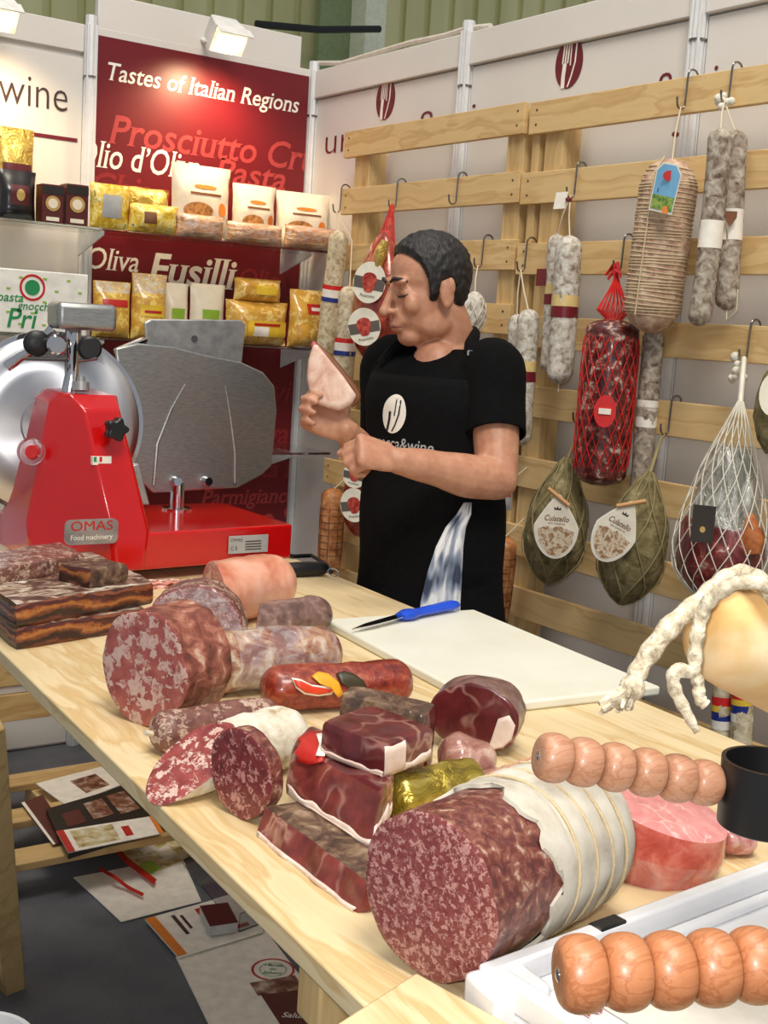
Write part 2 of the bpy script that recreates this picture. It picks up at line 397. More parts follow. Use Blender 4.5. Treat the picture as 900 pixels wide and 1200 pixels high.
# hall beyond: ribbed olive cladding, a pale column and a cable
t = NT('olive_cladding', .6); t.base(t.ramp(t.noise(t.co((1, 1, .2)), 1.5, 3).outputs['Fac'], [(.3, C(196, 192, 134)), (.7, C(226, 220, 164))])); K['clad'] = t.m
HY = 12.0
hall = struct(MB().box((6, HY+.06, 5), (30, .1, 10)).build('wall_hall', K['clad'], None, False))
m = MB(); x = 1.0
while x < 14.0:
    m.box((x, HY, 5), (.25, .08, 10)); x += .34
o = m.build('cladding_ribs', K['clad'], hall, False); o['kind'] = 'stuff'
K['hallbeam'] = plain('pale_green_column', C(236, 236, 206), .6); K['hallgreen'] = plain('dark_green_panel', C(140, 154, 108), .6)
a = AY(438, 20, 11.5); MB().box((a.x, 11.6, 5), (.26, .3, 10)).build('column', K['hallbeam'], hall, False, .01)
a = AY(402, 40, 11.7); MB().box((a.x-.05, 11.8, 5), (.42, .1, 10)).build('side_panel', K['hallgreen'], hall, False, .01)
a = AY(300, 28, 11); b = AY(445, 34, 11); MB().tube([a, a.lerp(b, .5)-ez*.03, b], .035, 8).build('cable', K['blackmetal'], hall)
# white cable lying along the top of the right wall
pts = []
for x, y in ((372, 74), (400, 74), (440, 62), (480, 50), (520, 42), (548, 33), (575, 32)): pts.append(AX(x, y, WX+.01)); pts[-1].z = max(pts[-1].z, WH+.004)
tag(MB().tube(pts, .009, 8).build('cable', plain('white_cable', C(215, 205, 190), .5), None, loc=pts[0]), 'white power cable lying along the top of the panel wall', 'cable')
# clip-on spot lamps above the poster: housing, visor, lit lens
K['lampwhite'] = plain('white_enamel', C(236, 232, 224), .35)
K['lit'] = emis('lit_lens', (1, .86, .6, 1), 5)
def lamp(px, py, label, pw=19):
    c = AY(px, py, WY-.16); L = thing('spot_lamp', label, 'lamp', (c.x, WY-.02, c.z), 'clip-on spot lamps on the back wall')
    R = Matrix.Rotation(radians(38), 3, 'X')
    h = MB(); 
    rings = []
    for q, (yy, hw, hh) in enumerate(((.055, .03, .03), (.03, .05, .04), (-.06, .062, .045))):
        rings.append([c+R @ V((sx*hw, yy, sz*hh)) for sx, sz in ((-1, -1), (1, -1), (1, 1), (-1, 1))])
    h.loft(rings, (True, False)); h.build('housing', K['lampwhite'], L, True, .004)
    MB().box(c+R @ V((0, -.058, -.006)), (.098, .006, .05), R).build('lens', K['lit'], L, True, .002)
    MB().box(c+R @ V((0, -.075, .047)), (.126, .05, .004), R).build('visor', K['lampwhite'], L, True, .001)
    MB().tube([c+R @ V((0, .05, 0)), V((c.x, WY-.06, c.z-.02)), V((c.x, WY-.03, c.z-.01)), V((c.x, WY+.0, c.z+.0))], .009, 8).build('arm', K['lampwhite'], L)
    sp = bpy.data.lights.new('spot_bulb', 'SPOT'); sp.energy = pw; sp.color = (1, .74, .42); sp.spot_size = radians(135); sp.spot_blend = .9; sp.shadow_soft_size = .04
    so = bpy.data.objects.new('spot_bulb', sp); COL.objects.link(so); so.location = c+R @ V((0, -.10, -.03)); so.rotation_euler = V((0, .55, -1)).to_track_quat('-Z', 'Y').to_euler()
lamp(262, 38, 'white clip-on spot lamp glowing above the burgundy poster')
lamp(-8, 8, 'white clip-on spot lamp glowing above the wine lettering', 12)
# ============================================================ pallets standing against the right wall
PXF = 2.38                       # front face of the boards
zs_r = [AX(x, y, PXF).z for x, y in ((618, 121), (613, 203), (612, 285), (640, 372), (626, 453), (603, 533), (590, 612), (618, 692))]
d_ = (zs_r[0]-zs_r[-1])/7; zs_r += [zs_r[-1]-d_*k for k in range(1, 5) if zs_r[-1]-d_*k > .09]
zs_l = [AX(x, y, PXF).z for x, y in ((403, 155), (400, 222), (410, 287), (570, 355))]
dl = (zs_l[0]-zs_l[-1])/3
while zs_l[-1]-dl > .1: zs_l.append(zs_l[-1]-dl)
yL0, yL1 = AX(402, 165, PXF).y, AX(615, 130, PXF).y
yR0 = AX(619, 130, PXF).y; yR1 = yR0-1.25
def pallet(y0, y1, zs, label, ups):
    P = thing('wooden_pallet', label, 'pallet', (PXF+.05, (y0+y1)/2, 0), 'tall pine pallets propped against the panel wall')
    for i, z in enumerate(zs):
        j = random.uniform(-.006, .006); y0j = y0+random.uniform(-.01, .012)
        MB().box((PXF+.009, (y0j+y1)/2, z-.043+j*.3), (.018, y0j-y1, .088)).build('board', K['pallet'], P, False, .002)
        nl = MB()
        for yy in (y0j-.03, y1+.03):
            for dz in (-.02, .02): nl.lathe((PXF-.0006, yy, z-.043+dz), (PXF+.002, yy, z-.043+dz), [(0, .004), (1, .004)], 8)
        nl.build('nail_heads', K['nail'], P)
    top = zs[0]-.01
    for y, wd in ups:
        MB().box((PXF+.018+.035, y, top/2), (.07, wd, top)).build('upright', K['palletv'], P, False, .003)
    return P
K['nail'] = plain('nail_head', C(110, 90, 70), .4, .7)
pallet(yL0, yL1, zs_l, 'pine pallet behind the man carrying the red netted ham', [(yL0-.10, .09), (yL1+.05, .075)])
pallet(yR0, yR1, zs_r, 'pine pallet carrying the teardrop-labelled hams and long salamis', [(yR0-.022, .03), (yR0-.0985, .073), (yR1+.06, .09)])
# black uprights of a stand seen behind the pallet slots
for x, y in ((640, 470), (425, 470)):
    c = AX(x, y, 2.487); m = MB().box((2.487, c.y, .7), (.02, .03, 1.4)); tag(m.build('black_post', K['blackmetal'], None, False, .002, loc=(2.487, c.y, 0)), 'thin black metal post behind the pallet slats beside the %s' % ('white-net ham' if False else ('two long banded salamis' if x > 500 else 'red-netted ham')), 'post')
# ============================================================ the table
E_ = V((.062, .998, 0)).normalized(); W_ = V((.998, -.062, 0))       # along / across
TO = V((.566, .765, 0))
def tp(u, v, z=0): return TO + W_*u + E_*v + V((0, 0, z))
TW, T0, T1 = .855, -.42, 2.08
RT_ = Matrix((W_, E_, V((0, 0, 1)))).transposed()
tb = thing('pine_table', 'long pine board table covered with cured meats', 'table', tp(TW/2, (T0+T1)/2))
top = MB().box(tp(TW/2, (T0+T1)/2, TZ-.0125), (TW, T1-T0, .025), RT_).build('tabletop', K['pine'], tb, True, .003)
for u in (.12, TW-.12):
    for v in (.15 if u < .3 else -.30, T1-.22 if u < .3 else 1.32):
        ft = tp(u, v+(.10 if v < 1 else .0)); MB().beam(ft, tp(u, v, TZ-.025), .05, .07, (0, 1, 0)).build('leg', K['palletv'], tb, True, .003)
MB().beam(AZ(14, 1157, 0)+V((0, 0, .0)), AD(-16, 850, 2.05), .05, .04, (0, 1, 0)).build('leg', K['palletv'], tb, True, .003)
for v in (.15, T1-.22): MB().beam(tp(.02, v, TZ-.06), tp(TW-.02, v, TZ-.06), .045, .07).build('cross_rail', K['palletv'], tb, True, .003)
MB().beam(tp(.09, .3, .5), tp(.09, T1-.22, .5), .02, .07).build('stretcher', K['palletv'], tb, True, .002) if False else None
# ============================================================ slicer
K['red'] = plain('red_enamel', C(196, 14, 16), .18, 0, .6, var=.02)
K['satin'] = mottled('satin_aluminium', [(.3, C(150, 150, 148)), (.7, C(176, 176, 172))], 60, 4, .38, 0, .05, .001, 0, (1, 1, 6), .85)
K['castalu'] = mottled('cast_aluminium', [(.3, C(150, 150, 150)), (.7, C(190, 190, 188))], 30, 4, .42, 0, .05, .001, 0, (1, 1, 1), .7)
K['silver_label'] = plain('silver_label', C(188, 188, 186), .35, .3)
K['red_print'] = plain('red_lettering', C(200, 24, 24), .4)
K['green_print'] = plain('green_lettering', C(40, 140, 80), .4)
sl = thing('meat_slicer', 'red enamelled meat slicer with steel blade guard on the table', 'slicer', (1.15, 2.55, TZ))
x0, x1, y0, y1, zb, zt = .885, 1.452, 2.375, 2.745, TZ+.025, TZ+.105
def prism(mb, pts, z0, z1, mi=0, sh=(0, 0), sc=1.0):
    c = sum((V((p[0], p[1], 0)) for p in pts), V((0, 0, 0)))/len(pts); n = len(pts)
    a = [V((p[0], p[1], z0)) for p in pts]; b = [V((c.x+(p[0]-c.x)*sc+sh[0], c.y+(p[1]-c.y)*sc+sh[1], z1)) for p in pts]
    mb.loft([a, b], (True, True), mi); return mb
prism(MB(), [(x0, 2.53), (1.012, y0), (x1, y0+.03), (x1, y1), (x0, y1)], zb, zt).build('base', K['red'], sl, True, .006, 30, 3)
# tower: bottom ring and top ring follow the photographed corners
bot = [V((x0, 2.53, zb+.002)), V((1.010, y0-.004, zb+.002)), V((1.075, y0-.002, zb+.002)), V((1.115, 2.45, zb+.002)), V((1.115, 2.70, zb+.002)), V((x0, 2.72, zb+.002))]
mid_z = TZ+.11
tf = AD(110, 455, DEP((1.0, 2.45, 1.3)))
def tw(px, py, Y): return AY(px, py, Y)
ring1 = [V((.875, 2.53, mid_z)), V((1.002, y0, mid_z)), V((1.085, y0+.002, mid_z)), V((1.118, 2.45, mid_z)), V((1.118, 2.70, mid_z)), V((.885, 2.72, mid_z))]
# upper shoulder
a1 = tw(97, 480, 2.455); a2 = tw(141, 481, 2.455); a0 = tw(63, 458, 2.56)
ring2 = [V((a0.x-.01, 2.56, a1.z+.005)), a1, a2, V((a2.x+.02, 2.53, a1.z+.005)), V((a2.x+.02, 2.65, a1.z+.01)), V((a0.x-.005, 2.66, a1.z+.01))]
b1 = tw(80, 462, 2.50); b2 = tw(138, 461, 2.50)
ring3 = [V((a0.x+.012, 2.555, b1.z)), V((b1.x, 2.50, b1.z)), V((b2.x, 2.50, b1.z)), V((b2.x+.005, 2.53, b1.z)), V((b2.x+.005, 2.63, b1.z+.004)), V((a0.x+.012, 2.64, b1.z+.004))]
MB().loft([bot, ring1, ring2, ring3]).build('tower', K['red'], sl, True, .007, 25, 3)
# blade disc: stands in the plane facing -X/-Y side, behind the tower
BC = AD(60, 498, DEP((.95, 2.665, 1.25)))
bn = V((-.22, -.97, .0)).normalized()
br = 104*DEP(BC)/F
bl = MB(); bl.lathe(BC+bn*.012, BC-bn*.03, [(0, .02), (.0, br*.32), (.12, br*.34), (.14, br*.6), (.2, br*.86), (.42, br*.97), (.5, br), (.6, br), (.8, br*.97), (1, br*.7), (1, .01)], 96)
t = NT('polished_blade', .3, 1); vs = t.noise(t.co((1, 1, 1)), 8, 2); t.base(t.ramp(vs.outputs['Fac'], [(.3, C(190, 190, 195)), (.7, C(230, 230, 232))])); t.b.inputs['Anisotropic'].default_value = .85; tg_ = t.n('ShaderNodeTangent', direction_type='RADIAL', axis='Y'); t.l(tg_.outputs[0], t.b.inputs['Tangent']); K['blade'] = t.m
bl.build('blade', K['blade'], sl, True, 0, 35)
rg = MB(); rg.lathe(BC-bn*.012, BC-bn*.034, [(0, br*1.0), (0, br*1.05), (1, br*1.05), (1, br*1.0)], 72, caps=(False, False)); rg.build('blade_guard_ring', K['chrome'], sl)
# gauge plate: big satin panel with pressed ribs, and the plate behind it
GY = 2.675
def gp(px, py, Y=GY): return AY(px, py, Y)
outline = [(133, 408), (160, 402), (200, 406), (240, 416), (280, 424), (306, 436), (319, 452), (322, 480), (316, 545), (304, 556), (276, 571), (178, 577), (160, 560), (150, 520)]
g = MB(); g.poly([gp(*p) for p in outline], (0, -1, 0), .012); g.build('gauge_plate', K['satin'], sl, True, .004, 25, 3)
rb = MB()
for pl in (((217, 450), (200, 480), (184, 520), (180, 568)), ((264, 452), (270, 490), (275, 530), (275, 566))):
    rb.tube([gp(x, y, GY-.012) for x, y in pl], [.002, .004, .005, .005], 8)
    rb.build('pressed_rib', K['satin'], sl, True); rb = MB()
g = MB(); g.poly([gp(*p, GY+.05) for p in ((168, 378), (176, 374), (282, 375), (287, 380), (282, 430), (172, 420))], (0, -1, 0), .006); g.build('rear_plate', K['castalu'], sl, True, .003)
MB().lathe(gp(228, 397, GY+.046), gp(228, 397, GY+.04), [(0, .008), (1, .008)], 12).build('bolt', K['blackmetal'], sl)
MB().beam(gp(136, 412, GY+.02), gp(170, 398, GY+.05), .02, .012).build('guide_bar', K['chrome'], sl, True, .003)
for x in (204, 240):
    c = gp(x, 563, GY-.01); MB().lathe(c, c+V((0, -.022, .0)), [(0, .013), (.7, .013), (1, .010)], 20).build('screw_knob', K['chrome'], sl)
c = gp(208, 575, GY-.01); MB().lathe((c.x, c.y, zt-.001), (c.x, c.y, c.z+.02), [(0, .035), (.08, .035), (.1, .016), (1, .016)], 24).build('pivot_post', K['chrome'], sl)
c = gp(168, 560, 2.50); 
g = MB(); g.poly([gp(150, 547, 2.47), gp(163, 543, 2.47), gp(176, 592, 2.47), gp(162, 592, 2.47)], (0, 1, 0), .03); g.build('side_bracket', K['castalu'], sl, True, .003)
# sharpener head on top
hc = AD(96, 371, DEP((1.02, 2.58, 1.42)))
kk = DEP(hc)/F
Rh = Matrix.Rotation(radians(-6), 3, 'Z')
MB().box(hc, (70*kk, .10, 31*kk), Rh).build('sharpener_cover', K['satin'], sl, True, .012, 40, 4)
c = AD(88, 425, DEP(hc)); MB().tube([AD(80, 465, DEP(hc)-.02), AD(84, 440, DEP(hc)), AD(86, 385, DEP(hc))], [.018, .016, .018], 14).build('sharpener_stem', K['chrome'], sl)
for (x, y, r, n) in ((104, 408, 14, 'grinding_wheel'), (42, 402, 15, 'grinding_wheel'), (66, 404, 12, 'sharpener_hub')):
    c = AD(x, y, DEP(hc)-.03); MB().lathe(c-bn*.004, c+bn*.02, [(0, r*kk*.9), (.2, r*kk), (.8, r*kk), (1, r*kk*.8), (1, .004)], 22).build(n, K['castalu'] if n != 'grinding_wheel' else K['darkmetal'], sl) if n in () else MB().lathe(c-bn*.004, c+bn*.02, [(0, r*kk*.9), (.2, r*kk), (.8, r*kk), (1, r*kk*.8), (1, .004)], 22).build(n, K['chrome'] if 'hub' in n else K['blackmetal'], sl)
MB().tube([AD(8, 430, DEP(hc)), AD(24, 418, DEP(hc)), AD(44, 408, DEP(hc)), AD(62, 385, DEP(hc))], [.013, .011, .011, .012], 12).build('sharpener_lever', K['chrome'], sl)
MB().tube([AD(30, 420, DEP(hc)-.04), AD(78, 421, DEP(hc)-.04)], .004, 8).build('crossbar', K['steel'], sl)
MB().tube([AD(92, 423, DEP(hc)-.04), AD(114, 420, DEP(hc)-.04)], .004, 8).build('crossbar', K['steel'], sl)
c = AD(96, 450, DEP(hc)-.04); MB().lathe(AD(95, 458, DEP(hc)-.05), AD(95, 441, DEP(hc)-.05), [(0, .017), (.6, .017), (.62, .008), (1, .008), ], 18).build('set_screw', K['castalu'], sl)
# black star knob
c = AY(132, 502, 2.42); k = MB(); pts = []
for i in range(40): a = 2*pi*i/40; r = .022*(1+.17*cos(5*a)); pts.append(V((c.x+cos(a)*r, c.y-.03, c.z+sin(a)*r)))
k.poly(pts, (0, 1, 0), .026); k.build('star_knob', K['black'], sl, True, .004)
MB().tube([c, c+V((0, .09, 0))], .008, 10).build('knob_shaft', K['chrome'], sl)
# badges and plates on the enamel
fn = V((0, -1, .0)); Yf = y0-.006
def plate(px0, py0, px1, py1, Y, mat, name, th=.0025, rnd=.0):
    a = AY(px0, py1, Y); b = AY(px1, py0, Y); w_ = b.x-a.x; h_ = b.z-a.z
    if rnd:
        pts = []
        for cx_, cz_, q in ((b.x-rnd, b.z-rnd, 0), (a.x+rnd, b.z-rnd, 1), (a.x+rnd, a.z+rnd, 2), (b.x-rnd, a.z+rnd, 3)):
            for i in range(5): an = (q+i/4)*pi/2; pts.append(V((cx_+rnd*cos(an), Y, cz_+rnd*sin(an))))
    else: pts = [V((a.x, Y, a.z)), V((b.x, Y, a.z)), V((b.x, Y, b.z)), V((a.x, Y, b.z))]
    MB().poly(pts, (0, -1, 0), th).build(name, mat, sl, True, 0); return a, b, Y-th
a, b, Y = plate(75, 607, 138, 639, 2.374, K['castalu'], 'badge', .004, .012)
g = MB(); put_text(g, 'OMAS', (a.x+.012, Y, a.z+.029), (1, 0, 0), (0, 0, 1), b.x-a.x-.024, .028, 0, 0); g.build('lettering', K['red_print'], sl, False)
g = MB(); put_text(g, 'Food machinery', (a.x+.012, Y, a.z+.010), (1, 0, 0), (0, 0, 1), b.x-a.x-.024, .015, 0, .008); g.build('lettering', K['white_print'], sl, False)
a, b, Y = plate(267, 626, 314, 649, 2.391, K['silver_label'], 'rating_plate', .002)
g = MB(); put_text(g, 'OMAS', (a.x+.004, Y, b.z-.013), (1, 0, 0), (0, 0, 1), .03, .011, 0, 0); put_text(g, 'C E', (a.x+.006, Y, a.z+.008), (1, 0, 0), (0, 0, 1), .016, .012); 
for i in range(4): g.box(((a.x+b.x)/2+.012, Y-.0005, a.z+.008+i*.006), (.04, .0006, .0022))
g.build('lettering', K['grey_print'], sl, False)
a, b, Y = plate(106, 534, 128, 544, 2.432, K['white_print'], 'flag_label', .012)
for i, mt in enumerate((K['green_print'], K['white_print'], K['red_print'])):
    MB().box((a.x+.005+i*.006, Y-.0006, (a.z+b.z)/2+.003), (.006, .001, .010)).build('flag_stripe', mt, sl, False)
c = AD(38, 530, DEP((.92, 2.53, 1.2))-.03)
nn = (V((-.62, -.72, .3))).normalized(); d0, s0, u0 = frame(nn)
MB().lathe(c+nn*.0, c+nn*.02, [(0, .028), (.8, .028), (1, .022)], 24).build('switch_cover', clear('switch_plastic', (.9, .9, .9, 1), .15, .5), sl)
MB().lathe(c-nn*.002, c+nn*.006, [(0, .016), (1, .014)], 16).build('switch', K['red_print'], sl)
for x, y in ((x0+.05, y1-.05), (x1-.05, y1-.05), (x1-.03, y0+.07), (1.03, y0+.05)):
    MB().lathe((x, y, TZ), (x, y, zb+.004), [(0, .016), (1, .012)], 16).build('foot', K['black'], sl)
# power cable round the slicer foot
tag(MB().tube([V((1.462, 2.66, TZ+.006)), AZ(345, 652, TZ+.006), AZ(365, 651, TZ+.006), AZ(382, 661, TZ+.006), AZ(388, 670, TZ+.006)], .005, 8).build('power_cable', K['black'], None, loc=AZ(365, 651, TZ)), 'black power cable curling out behind the red slicer', 'cable')
# ============================================================ glass shelves on the back wall
SHD = .28
def shelf(pa, pb, xl, xr, label, brackets=()):
    a = AY(*pa, WY-SHD); b = AY(*pb, WY-SHD); z = (a.z+b.z)/2
    S = thing('glass_shelf', label, 'shelf', ((xl+xr)/2, WY-.02, z), 'glass shelves on the back wall')
    MB().box(((xl+xr)/2, WY-SHD/2-.03, z-.004), (xr-xl, SHD-.03, .008)).build('pane', K['glass'], S, True, .0015)
    for x in brackets:
        m = MB(); m.poly([V((x, WY-.03, z-.0085)), V((x, WY-SHD+.03, z-.0085)), V((x, WY-SHD+.03, z-.02)), V((x, WY-.03, z-.085))], (1, 0, 0), .006)
        m.build('bracket', K['alu'], S, True, .001)
    return z
xR = 2.40
SZ1 = shelf((60, 262), (385, 294), 1.0, AY(388, 294, WY-SHD).x, 'upper glass shelf holding cracker bags and coffee boxes', (AY(100, 275, WY-.1).x, AY(340, 290, WY-.1).x))
SZ2 = shelf((200, 396), (360, 411), 1.0, AY(365, 411, WY-SHD).x, 'middle glass shelf holding packs of pasta', (AY(100, 400, WY-.1).x, AY(340, 410, WY-.1).x))
SZ3 = shelf((310, 530), (383, 530), 1.7, AY(385, 530, WY-SHD).x, 'empty lower glass shelf beside the slicer', (AY(320, 530, WY-.1).x,))
# ---- product packs
def pillow(cx, cy, z0, w, h, d, yaw=0, tilt=0, top=.0, seed=0, crink=.004, nu=14, nv=14, flat=False):
    """soft pouch; returns function S(u,v,side,off)"""
    R = Matrix.Rotation(yaw, 3, 'Z') @ Matrix.Rotation(tilt, 3, 'X')
    def S(u, v, side, off=0):
        uu = max(0, 1-abs(u)**3.5); bl = min(1, v/.18)**.5 if not flat else (max(0, 1-abs(2*v-1)**3.5))
        tp_ = (1-max(0, (v-.55)/.45)**1.4) if not flat else 1
        t_ = d/2*(uu**.6)*max(.04, bl)*max(top if v > .9 else .05, tp_)
        p = V((u*w/2*(1-.05*sin(pi*v)), -side*(t_+off), v*h))
        k = rng_noise(V((p.x*18+side*7, v*h*18, 0)), 1, seed)*crink
        p.y -= side*k
        return V((cx, cy, z0)) + R @ p
    return S
def pouch(name, label, group, S, mat, extra=(), loc=None, nu=14, nv=14):
    P = thing(name, label, 'food pack', loc, group)
    m = MB()
    for side in (1, -1):
        vs = [S(-1+2*i/nu, j/nv, side) for j in range(nv+1) for i in range(nu+1)]
        fs = [(j*(nu+1)+i, j*(nu+1)+i+1, (j+1)*(nu+1)+i+1, (j+1)*(nu+1)+i) for j in range(nv) for i in range(nu)]
        m.add(vs, fs)
    # close the rim
    o2 = (nu+1)*(nv+1)
    for j in range(nv):
        for i in (0, nu): m.f.append((j*(nu+1)+i, (j+1)*(nu+1)+i, o2+(j+1)*(nu+1)+i, o2+j*(nu+1)+i)); m.m.append(0)
    for i in range(nu):
        for j in (0, nv): m.f.append((j*(nu+1)+i, j*(nu+1)+i+1, o2+j*(nu+1)+i+1, o2+j*(nu+1)+i)); m.m.append(0)
    m.build('bag', mat, P, True, 0, 60)
    for e in extra:
        nm, (u0, v0, u1, v1), mt = e[:3]; off = e[3] if len(e) > 3 else .0015; rnd = len(e) > 4
        q = MB(); n = 8
        if rnd:
            c_ = ((u0+u1)/2, (v0+v1)/2); pts = [S(c_[0], c_[1], 1, off)]
            for rr in (.5, 1):
                pts += [S(c_[0]+(u1-u0)/2*rr*cos(2*pi*i/20), c_[1]+(v1-v0)/2*rr*sin(2*pi*i/20), 1, off) for i in range(20)]
            fs = [(0, 1+i, 1+(i+1) % 20) for i in range(20)]+[(1+i, 21+i, 21+(i+1) % 20, 1+(i+1) % 20) for i in range(20)]
            q.add(pts, fs)
        else:
            q.add([S(u0+(u1-u0)*i/n, v0+(v1-v0)*j/n, 1, off) for j in range(n+1) for i in range(n+1)],
                  [(j*(n+1)+i, j*(n+1)+i+1, (j+1)*(n+1)+i+1, (j+1)*(n+1)+i) for j in range(n) for i in range(n)])
        q.build(nm, mt, P, True, 0, 60)
    return P
K['cream_bag'] = plain('cream_paper_bag', C(240, 226, 200), .5, 0, .15, var=.04, bump=.2)
K['cracker'] = mottled('cracker_print', [(.35, C(150, 90, 40)), (.6, C(206, 150, 84))], 70, 3, .5)
K['orange_print'] = plain('orange_print', C(230, 130, 40), .5)
K['brown_print'] = plain('brown_print', C(120, 70, 36), .5)
K['goldfoil'] = mottled('gold_foil', [(.3, C(170, 130, 40)), (.65, C(240, 210, 110))], 22, 4, .28, .3, .9, .012, 1.2, (1, 1, 1), .65)
K['yellowfoil'] = mottled('yellow_wrapper', [(.35, C(196, 150, 30)), (.5, C(236, 196, 60)), (.62, C(245, 230, 150)), (.7, C(120, 130, 60))], 30, 4, .25, .5, .6, .008, 1)
K['blackbag'] = plain('black_coffee_bag', C(26, 20, 20), .3, 0, .4)
K['burgbox'] = plain('burgundy_card', C(84, 20, 22), .4, 0, .2)
K['goldprint'] = plain('gold_print', C(206, 170, 100), .35, .3)
K['pasta'] = flecks('pasta_in_bag', C(250, 220, 120), C(206, 150, 50), C(232, 184, 80), 55, .35, .35, .5)
K['pasta2'] = flecks('tortellini_in_tray', C(246, 214, 130), C(198, 140, 40), C(226, 176, 76), 38, .3, .3, .7)
K['grissini'] = mottled('breadsticks_in_wrap', [(.32, C(150, 92, 40)), (.5, C(206, 140, 76)), (.66, C(244, 214, 170))], 40, 4, .25, .6, .7, .01, .6, (.35, 1, 2.2))
K['bagclear'] = film('clear_pouch_top', (.92, .92, .88, 1), .4)
K['redlabel'] = plain('red_label', C(190, 36, 30), .4)
K['greenlabel'] = plain('green_label', C(150, 190, 60), .4)
K['yellowlabel'] = plain('yellow_label', C(240, 200, 60), .4)
GP = {'cream': 'cream cracker bags on the upper shelf', 'pasta': 'pasta packs on the middle shelf'}
def slot(x0, x1, ytop, ybot, Y, z):
    a = AY(x0, ybot, Y); b = AY(x1, ybot, Y); t_ = AY((x0+x1)/2, ytop, Y)
    return (a.x+b.x)/2, b.x-a.x, t_.z-z
def bag(x0, x1, ytop, ybot, Y, z, d, mat, name, label, group, extra=(), yaw=0, seed=0, tilt=0, flat=False, top=.05, crink=.004):
    cx, w_, h_ = slot(x0, x1, ytop, ybot, Y, z)
    S = pillow(cx, Y, z+.001, w_, h_, d, yaw, tilt, top, seed, crink, flat=flat)
    return pouch(name, label, group, S, mat, extra, (cx, Y, z))
g = 'packs on the upper shelf'
bag(-6, 38, 150, 255, 4.05, SZ1, .07, K['goldfoil'], 'foil_bag', 'shiny gold foil bag standing behind the black coffee bag', g, [('burgundy_label', (-.8, .42, .8, .62), K['burgbox'])], seed=1)
bag(-4, 41, 200, 258, 3.94, SZ1, .07, K['blackbag'], 'coffee_bag', 'black coffee bag with gold print in front of the gold foil bag', g, [('gold_label', (-.5, .3, .5, .7), K['burgbox']), ('gold_seal', (-.2, .38, .25, .62), K['goldprint'], .004, 1)], seed=2)
for x0_, x1_, lb in ((45, 70, 'narrow burgundy coffee box with gold medal beside the black bag'), (73, 99, 'narrow burgundy coffee box with gold medal beside the yellow wrapper')):
    cx, w_, h_ = slot(x0_, x1_, 217, 262, 3.93, SZ1); B = thing('coffee_box', lb, 'box', (cx, 3.93, SZ1), g)
    MB().box((cx, 3.93, SZ1+h_/2+.001), (w_, .06, h_)).build('carton', K['burgbox'], B, True, .002)
    MB().box((cx, 3.899, SZ1+h_*.86), (w_*.98, .002, h_*.2)).build('top_band', K['blackbag'], B, False)
    c = V((cx, 3.8995, SZ1+h_*.52)); MB().poly(ellipse_pts(c, (1, 0, 0), (0, 0, 1), w_*.34, w_*.34), (0, -1, 0), .0012).build('gold_medal', K['goldprint'], B, False)
    MB().poly(ellipse_pts(c-V((0, .0012, 0)), (1, 0, 0), (0, 0, 1), w_*.22, w_*.22), (0, -1, 0), .0008).build('medal_centre', K['cream_bag'], B, False)
    MB().box((cx, 3.899, SZ1+h_*.12), (w_*.6, .0014, h_*.1)).build('foot_label', K['cream_bag'], B, False)
bag(104, 151, 216, 266, 3.92, SZ1, .05, K['yellowfoil'], 'wrapped_cake', 'square yellow crinkled wrapper next to the burgundy boxes', g, [('silver_picture', (-.5, .25, .5, .75), K['silver_label'])], seed=3, flat=True, crink=.01)
bag(150, 207, 240, 272, 3.90, SZ1, .09, K['yellowfoil'], 'wrapped_cake', 'low yellow wrapper lying between the square wrapper and biscuit tray', g, [('brown_label', (-.6, .3, -.1, .7), K['brown_print'])], seed=4, flat=True, crink=.012)
bag(150, 196, 221, 262, 4.03, SZ1, .07, K['goldfoil'], 'wrapped_cake', 'bronze foil pack peeping over the low yellow wrapper', g, seed=5, flat=True, crink=.01)
for i, (x0_, x1_, yt, yb, yw, lb) in enumerate(((197, 268, 194, 272, .05, 'tallest cream cracker bag with brown cracker print'), (270, 320, 217, 278, 0, 'middle cream cracker bag with brown cracker print'), (322, 382, 226, 287, -.1, 'cream cracker bag at the shelf end near the corner post'))):
    bag(x0_, x1_, yt, yb, 4.02, SZ1, .09, K['cream_bag'], 'cracker_bag', lb, GP['cream'],
        [('cracker_picture', (-.75, .27, .25, .50), K['cracker'], .002, 1), ('orange_seal', (.45, .34, .75, .52), K['orange_print'], .002, 1), ('brand_line', (-.55, .60, .55, .63), K['brown_print'], .002), ('brand_arc', (-.4, .68, .4, .74), K['orange_print'], .002, 1)], yaw=yw, seed=6+i, crink=.006)
bag(204, 262, 252, 288, 3.89, SZ1, .08, K['grissini'], 'biscuit_tray', 'clear wrapped biscuit pack in front of the tallest cracker bag', g, [('film', (-.98, .02, .98, .98), K['wrap'], .003)], seed=9, flat=True, crink=.012)
bag(264, 330, 262, 291, 3.90, SZ1, .09, K['grissini'], 'biscuit_tray', 'clear wrapped breadstick pack in front of the middle cracker bag', g, [('film', (-.98, .02, .98, .98), K['wrap'], .003)], seed=10, flat=True, crink=.012)
bag(332, 392, 266, 295, 3.88, SZ1, .09, K['grissini'], 'biscuit_tray', 'clear wrapped breadstick pack at the shelf end under the corner', g, [('film', (-.98, .02, .98, .98), K['wrap'], .003)], seed=11, flat=True, crink=.012)
